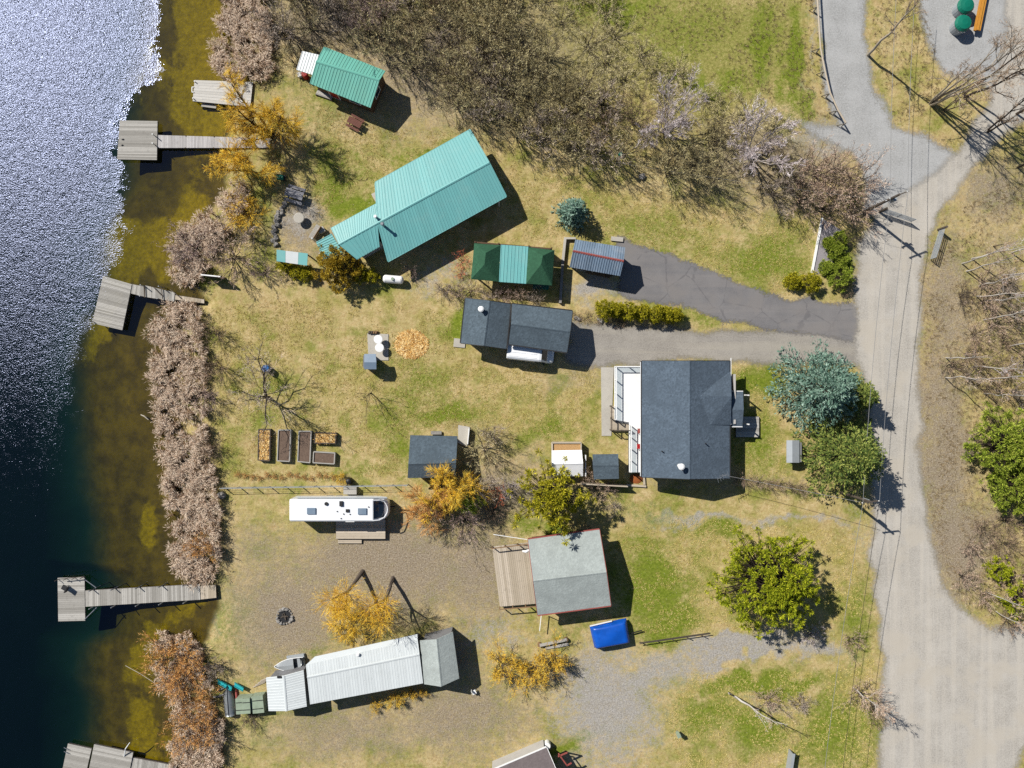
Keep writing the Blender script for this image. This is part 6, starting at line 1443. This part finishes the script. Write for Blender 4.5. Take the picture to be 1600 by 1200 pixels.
clumpy('olive cedar at the lower corner of the turquoise house', 533, 418, 3.4, 2.4, m_olivep, 6, 130, .12, .5, 28, name='cedar_tree')
clumpy('round bright cedar next to the propane tank', 585, 434, 1.6, .75, m_cedar, 8, 26, .15, .36, 30, name='cedar_shrub', cat='shrub', gap=0)
clumpy('small yellow cedar right of the olive cedar', 565, 432, 1.8, .8, m_cedar, 9, 28, .15, .36, 30, name='cedar_shrub', cat='shrub', gap=0)
for x, y, s, lab in ((447, 420, 31, 'left yellow green bush under the striped shelter'), (466, 424, 32, 'middle yellow green bush under the striped shelter'), (482, 430, 33, 'right yellow green bush under the striped shelter')): clumpy(lab, x, y, 1.4, .85, m_cedar, s, 30, .12, .38, 28, name='cedar_shrub', cat='shrub', gap=0)
clumpy('large yellow green pine at the right edge, upper of the two', 1545, 690, 6.0, 3.7, m_lime, 10, 190, .15, .62, 28); clumpy('yellow green pine at the right edge, lower of the two', 1568, 752, 5.0, 3.0, m_lime, 11, 190, .15, .6, 28)
clumpy('small bright green pine at the right edge above the road fork', 1550, 886, 2.2, 1.4, m_pine, 12, 45, .15, .42, 28); clumpy('low bright pine cut by the right edge at the road fork', 1582, 930, 3.0, 2.0, m_pine, 17, 60, .15, .5, 28)
clumpy('young pine hidden among the brush below the golden willow', 736, 778, 3.2, 1.3, m_lime, 18, 40, .4, .42, 26)
for i, (x, y, s) in enumerate(((943, 485, 1.05), (962, 486, .8), (981, 488, .95), (1001, 490, .85), (1022, 492, .95), (1041, 493, .8), (1053, 494, .75))):
    clumpy(['leftmost', 'second', 'third', 'middle', 'fifth', 'sixth', 'rightmost'][i] + ' clipped golden cedar in the hedge row between the drives', x, y, 1.9 * s + .3, s, m_cedar, 50 + i, 44, .08, .4, 30, name='hedge_cedar', cat='shrub', lobes=.05, gap=0)
for i, (x, y, s, lab) in enumerate(((1292, 383, .7, 'dark green shrub at the top of the bright shrub group'), (1310, 376, .8, 'bright green shrub at the upper right of the group'), (1303, 394, 1.0, 'bright green shrub in the middle of the group'), (1312, 410, .9, 'bright green shrub on the right of the group'), (1288, 420, .75, 'small round green shrub beside the white kerb'), (1308, 436, 1.3, 'largest bright green shrub at the driveway corner'), (1262, 443, 1.1, 'yellow green shrub second from the left at the driveway corner'), (1236, 442, .9, 'leftmost yellow green shrub at the driveway corner'))):
    clumpy(lab, x, y, 1.5 * s, s, m_lime if x > 1270 else m_cedar, 70 + i, 46, .08, .4, 30, name='evergreen_shrub', cat='shrub', lobes=.1, gap=0)

# ------------------------------------------------------------------ reeds and rough grass (nobody could count them)
m_reed = mat_leaf('dry reed stalks', [S(128, 100, 80), S(170, 144, 124), S(190, 170, 146), S(210, 192, 170), S(230, 217, 200)], big=.4, k=1.7)
m_reed_stem = mat_leaf('reed stems', [S(104, 78, 60), S(150, 122, 96), S(186, 158, 128)], big=.35, k=1.7)
def reeds(label, poly, seed, per=9.0, hgt=1.25):
    rng = np.random.RandomState(seed); pl = np.array([P(*p)[:2] for p in poly]); lo, hi = pl.min(0), pl.max(0)
    n = int((hi - lo).prod() * per); c = lo + rng.rand(n, 2) * (hi - lo)
    c = c[poly_sdf(pl, c[:, 0], c[:, 1]) + (fbm(c[:, 0], c[:, 1], 1.4, seed) - .5) * 1.4 > 0]; c = c[fbm(c[:, 0], c[:, 1], .8, seed + 5, 2) > .36]; n = len(c)
    B = 20; az = rng.rand(n) * 6.283
    cc = np.repeat(c, B, 0); m = len(cc); a2 = np.repeat(az, B) + rng.randn(m) * .75; H_ = np.repeat(.55 + .6 * rng.rand(n), B) * hgt * (.75 + .4 * rng.rand(m))
    dh = np.stack([np.cos(a2), np.sin(a2)], 1)
    b = np.concatenate([cc + rng.randn(m, 2) * .08, np.zeros((m, 1))], 1); b[:, 2] = np.maximum(ground_z(b[:, 0], b[:, 1]), -1.0)
    top = b + np.concatenate([dh * (.22 * H_)[:, None] + rng.randn(m, 2) * .06, H_[:, None]], 1)
    L = (.22 + .26 * rng.rand(m))[:, None]; drop = (rng.rand(m) * .5 - .2)[:, None]
    tip = top + np.concatenate([dh, drop], 1) * L; q_ = lerp(top, tip, .4)
    s_ = unit(np.cross(top - b, rng.randn(m, 3))) * .012; w = unit(np.cross(tip - top, np.array([0, 0, 1.0]) + rng.randn(m, 3) * .6)) * (.012 + .018 * rng.rand(m))[:, None]
    # a drooping leaf beside every stem
    lf = b + (top - b) * (.35 + .4 * rng.rand(m))[:, None]; a3 = rng.rand(m) * 6.283; lt = lf + np.stack([np.cos(a3) * .4, np.sin(a3) * .4, rng.rand(m) * .3 - .05], 1); lw = unit(np.cross(lt - lf, np.array([0, 0, 1.0]))) * .02
    V_ = np.stack([b - s_, b + s_, top, top, q_ + w, tip, top, tip, q_ - w, lf - lw, lf + lw, lt], 1).reshape(-1, 3)
    me = np_mesh('reed_bed', V_, np.arange(12 * m).reshape(4 * m, 3)); me.materials.append(m_reed_stem); me.materials.append(m_reed)
    me.polygons.foreach_set('material_index', np.tile(np.array([0, 1, 1, 0], np.int32), m))
    o = link('reed_bed', me, None); tag(o, label, 'reeds', None, 'stuff')
reeds('pale dry reed bed at the top of the shore beside the thicket', [(352, -20), (345, 60), (328, 100), (345, 128), (400, 135), (432, 120), (428, 60), (420, -20)], 1)
reeds('dry reed fringe between the golden willows and the mauve bush', [(352, 285), (330, 330), (300, 350), (268, 380), (272, 430), (300, 455), (320, 440), (345, 380), (385, 330), (400, 290)], 2)
reeds('long pale reed bed between the tilted dock and the long pile dock', [(262, 475), (312, 476), (318, 520), (330, 560), (322, 620), (330, 690), (338, 760), (348, 800), (345, 860), (335, 905), (300, 912), (268, 890), (272, 820), (250, 740), (246, 660), (240, 590), (236, 530), (244, 490)], 3)
reeds('pale reed bed at the bottom of the shore above the corner dock', [(270, 1095), (330, 1090), (352, 1130), (350, 1220), (275, 1220), (268, 1150)], 4)
reeds('ragged reeds among the amber shrubs left of the junk heap', [(240, 990), (290, 985), (318, 1020), (335, 1070), (300, 1090), (250, 1075), (238, 1030)], 5, 6)
m_dry = mat_leaf('dry grass blades', [S(112, 94, 66), S(156, 134, 98), S(188, 164, 124), S(214, 194, 156)], big=.5)
m_lawn = mat_leaf('lawn blades', [S(134, 134, 52), S(182, 168, 92), S(218, 196, 134), S(240, 222, 172)], big=.55, k=1.7)
def tufts(label, polys, seed, per, hgt=.28, mat=None):
    rng = np.random.RandomState(seed); cs = []
    for poly in polys:
        pl = np.array([P(*p)[:2] for p in poly]); lo, hi = pl.min(0), pl.max(0); c = lo + rng.rand(int((hi - lo).prod() * per), 2) * (hi - lo)
        cs.append(c[(poly_sdf(pl, c[:, 0], c[:, 1]) > 0) & (fbm(c[:, 0], c[:, 1], 2.0, seed) > .40)])
    c = np.concatenate(cs); B = 7; cc = np.repeat(c, B, 0); m = len(cc); b = np.concatenate([cc + rng.randn(m, 2) * .05, np.zeros((m, 1))], 1); b[:, 2] = ground_z(b[:, 0], b[:, 1]) - .01
    d = unit(np.concatenate([rng.randn(m, 2) * .8, np.full((m, 1), .8)], 1)); L = hgt * (.6 + .8 * rng.rand(m)); s = unit(np.cross(d, rng.randn(m, 3))) * .014
    V_ = np.stack([b - s, b + s, b + d * L[:, None]], 1).reshape(-1, 3)
    tag(link('dry_grass', np_mesh('dry_grass', V_, np.arange(3 * m).reshape(m, 3)), mat or m_dry), label, 'grass', None, 'stuff')
tufts('dry tan grass on the verge along the right side of the road', [[(1440, 430), (1475, 340), (1620, 260), (1620, 970), (1545, 965), (1490, 930), (1450, 800)], [(1355, -10), (1440, -10), (1470, 110), (1475, 180), (1400, 190), (1380, 150)], [(1200, -10), (1268, -10), (1300, 190), (1255, 185), (1215, 100)]], 2, 9)
tufts('rough olive grass of the upper meadow and thicket floor', [[(860, -10), (1200, -10), (1210, 160), (1060, 150), (940, 100)], [(440, 60), (640, 90), (740, 180), (1230, 310), (1230, 240), (900, 100), (800, -10), (440, -10)]], 3, 7)
tufts('short ragged lawn grass between the houses and the reeds', [[(330, 480), (450, 470), (620, 470), (700, 490), (715, 560), (930, 580), (935, 690), (860, 690), (740, 690), (715, 670), (640, 670), (620, 745), (350, 745)], [(500, 160), (600, 200), (720, 205), (585, 280), (500, 340), (480, 250)], [(800, 250), (960, 285), (1270, 350), (1260, 430), (1230, 462), (1000, 380), (900, 365), (800, 380), (790, 290)], [(980, 800), (1330, 830), (1350, 960), (1250, 985), (1000, 990), (960, 850)], [(1080, 1050), (1290, 1050), (1365, 1000), (1365, 1200), (1060, 1200), (1040, 1120)], [(1145, 575), (1210, 575), (1230, 745), (1145, 745)]], 6, 26, .13, m_lawn)
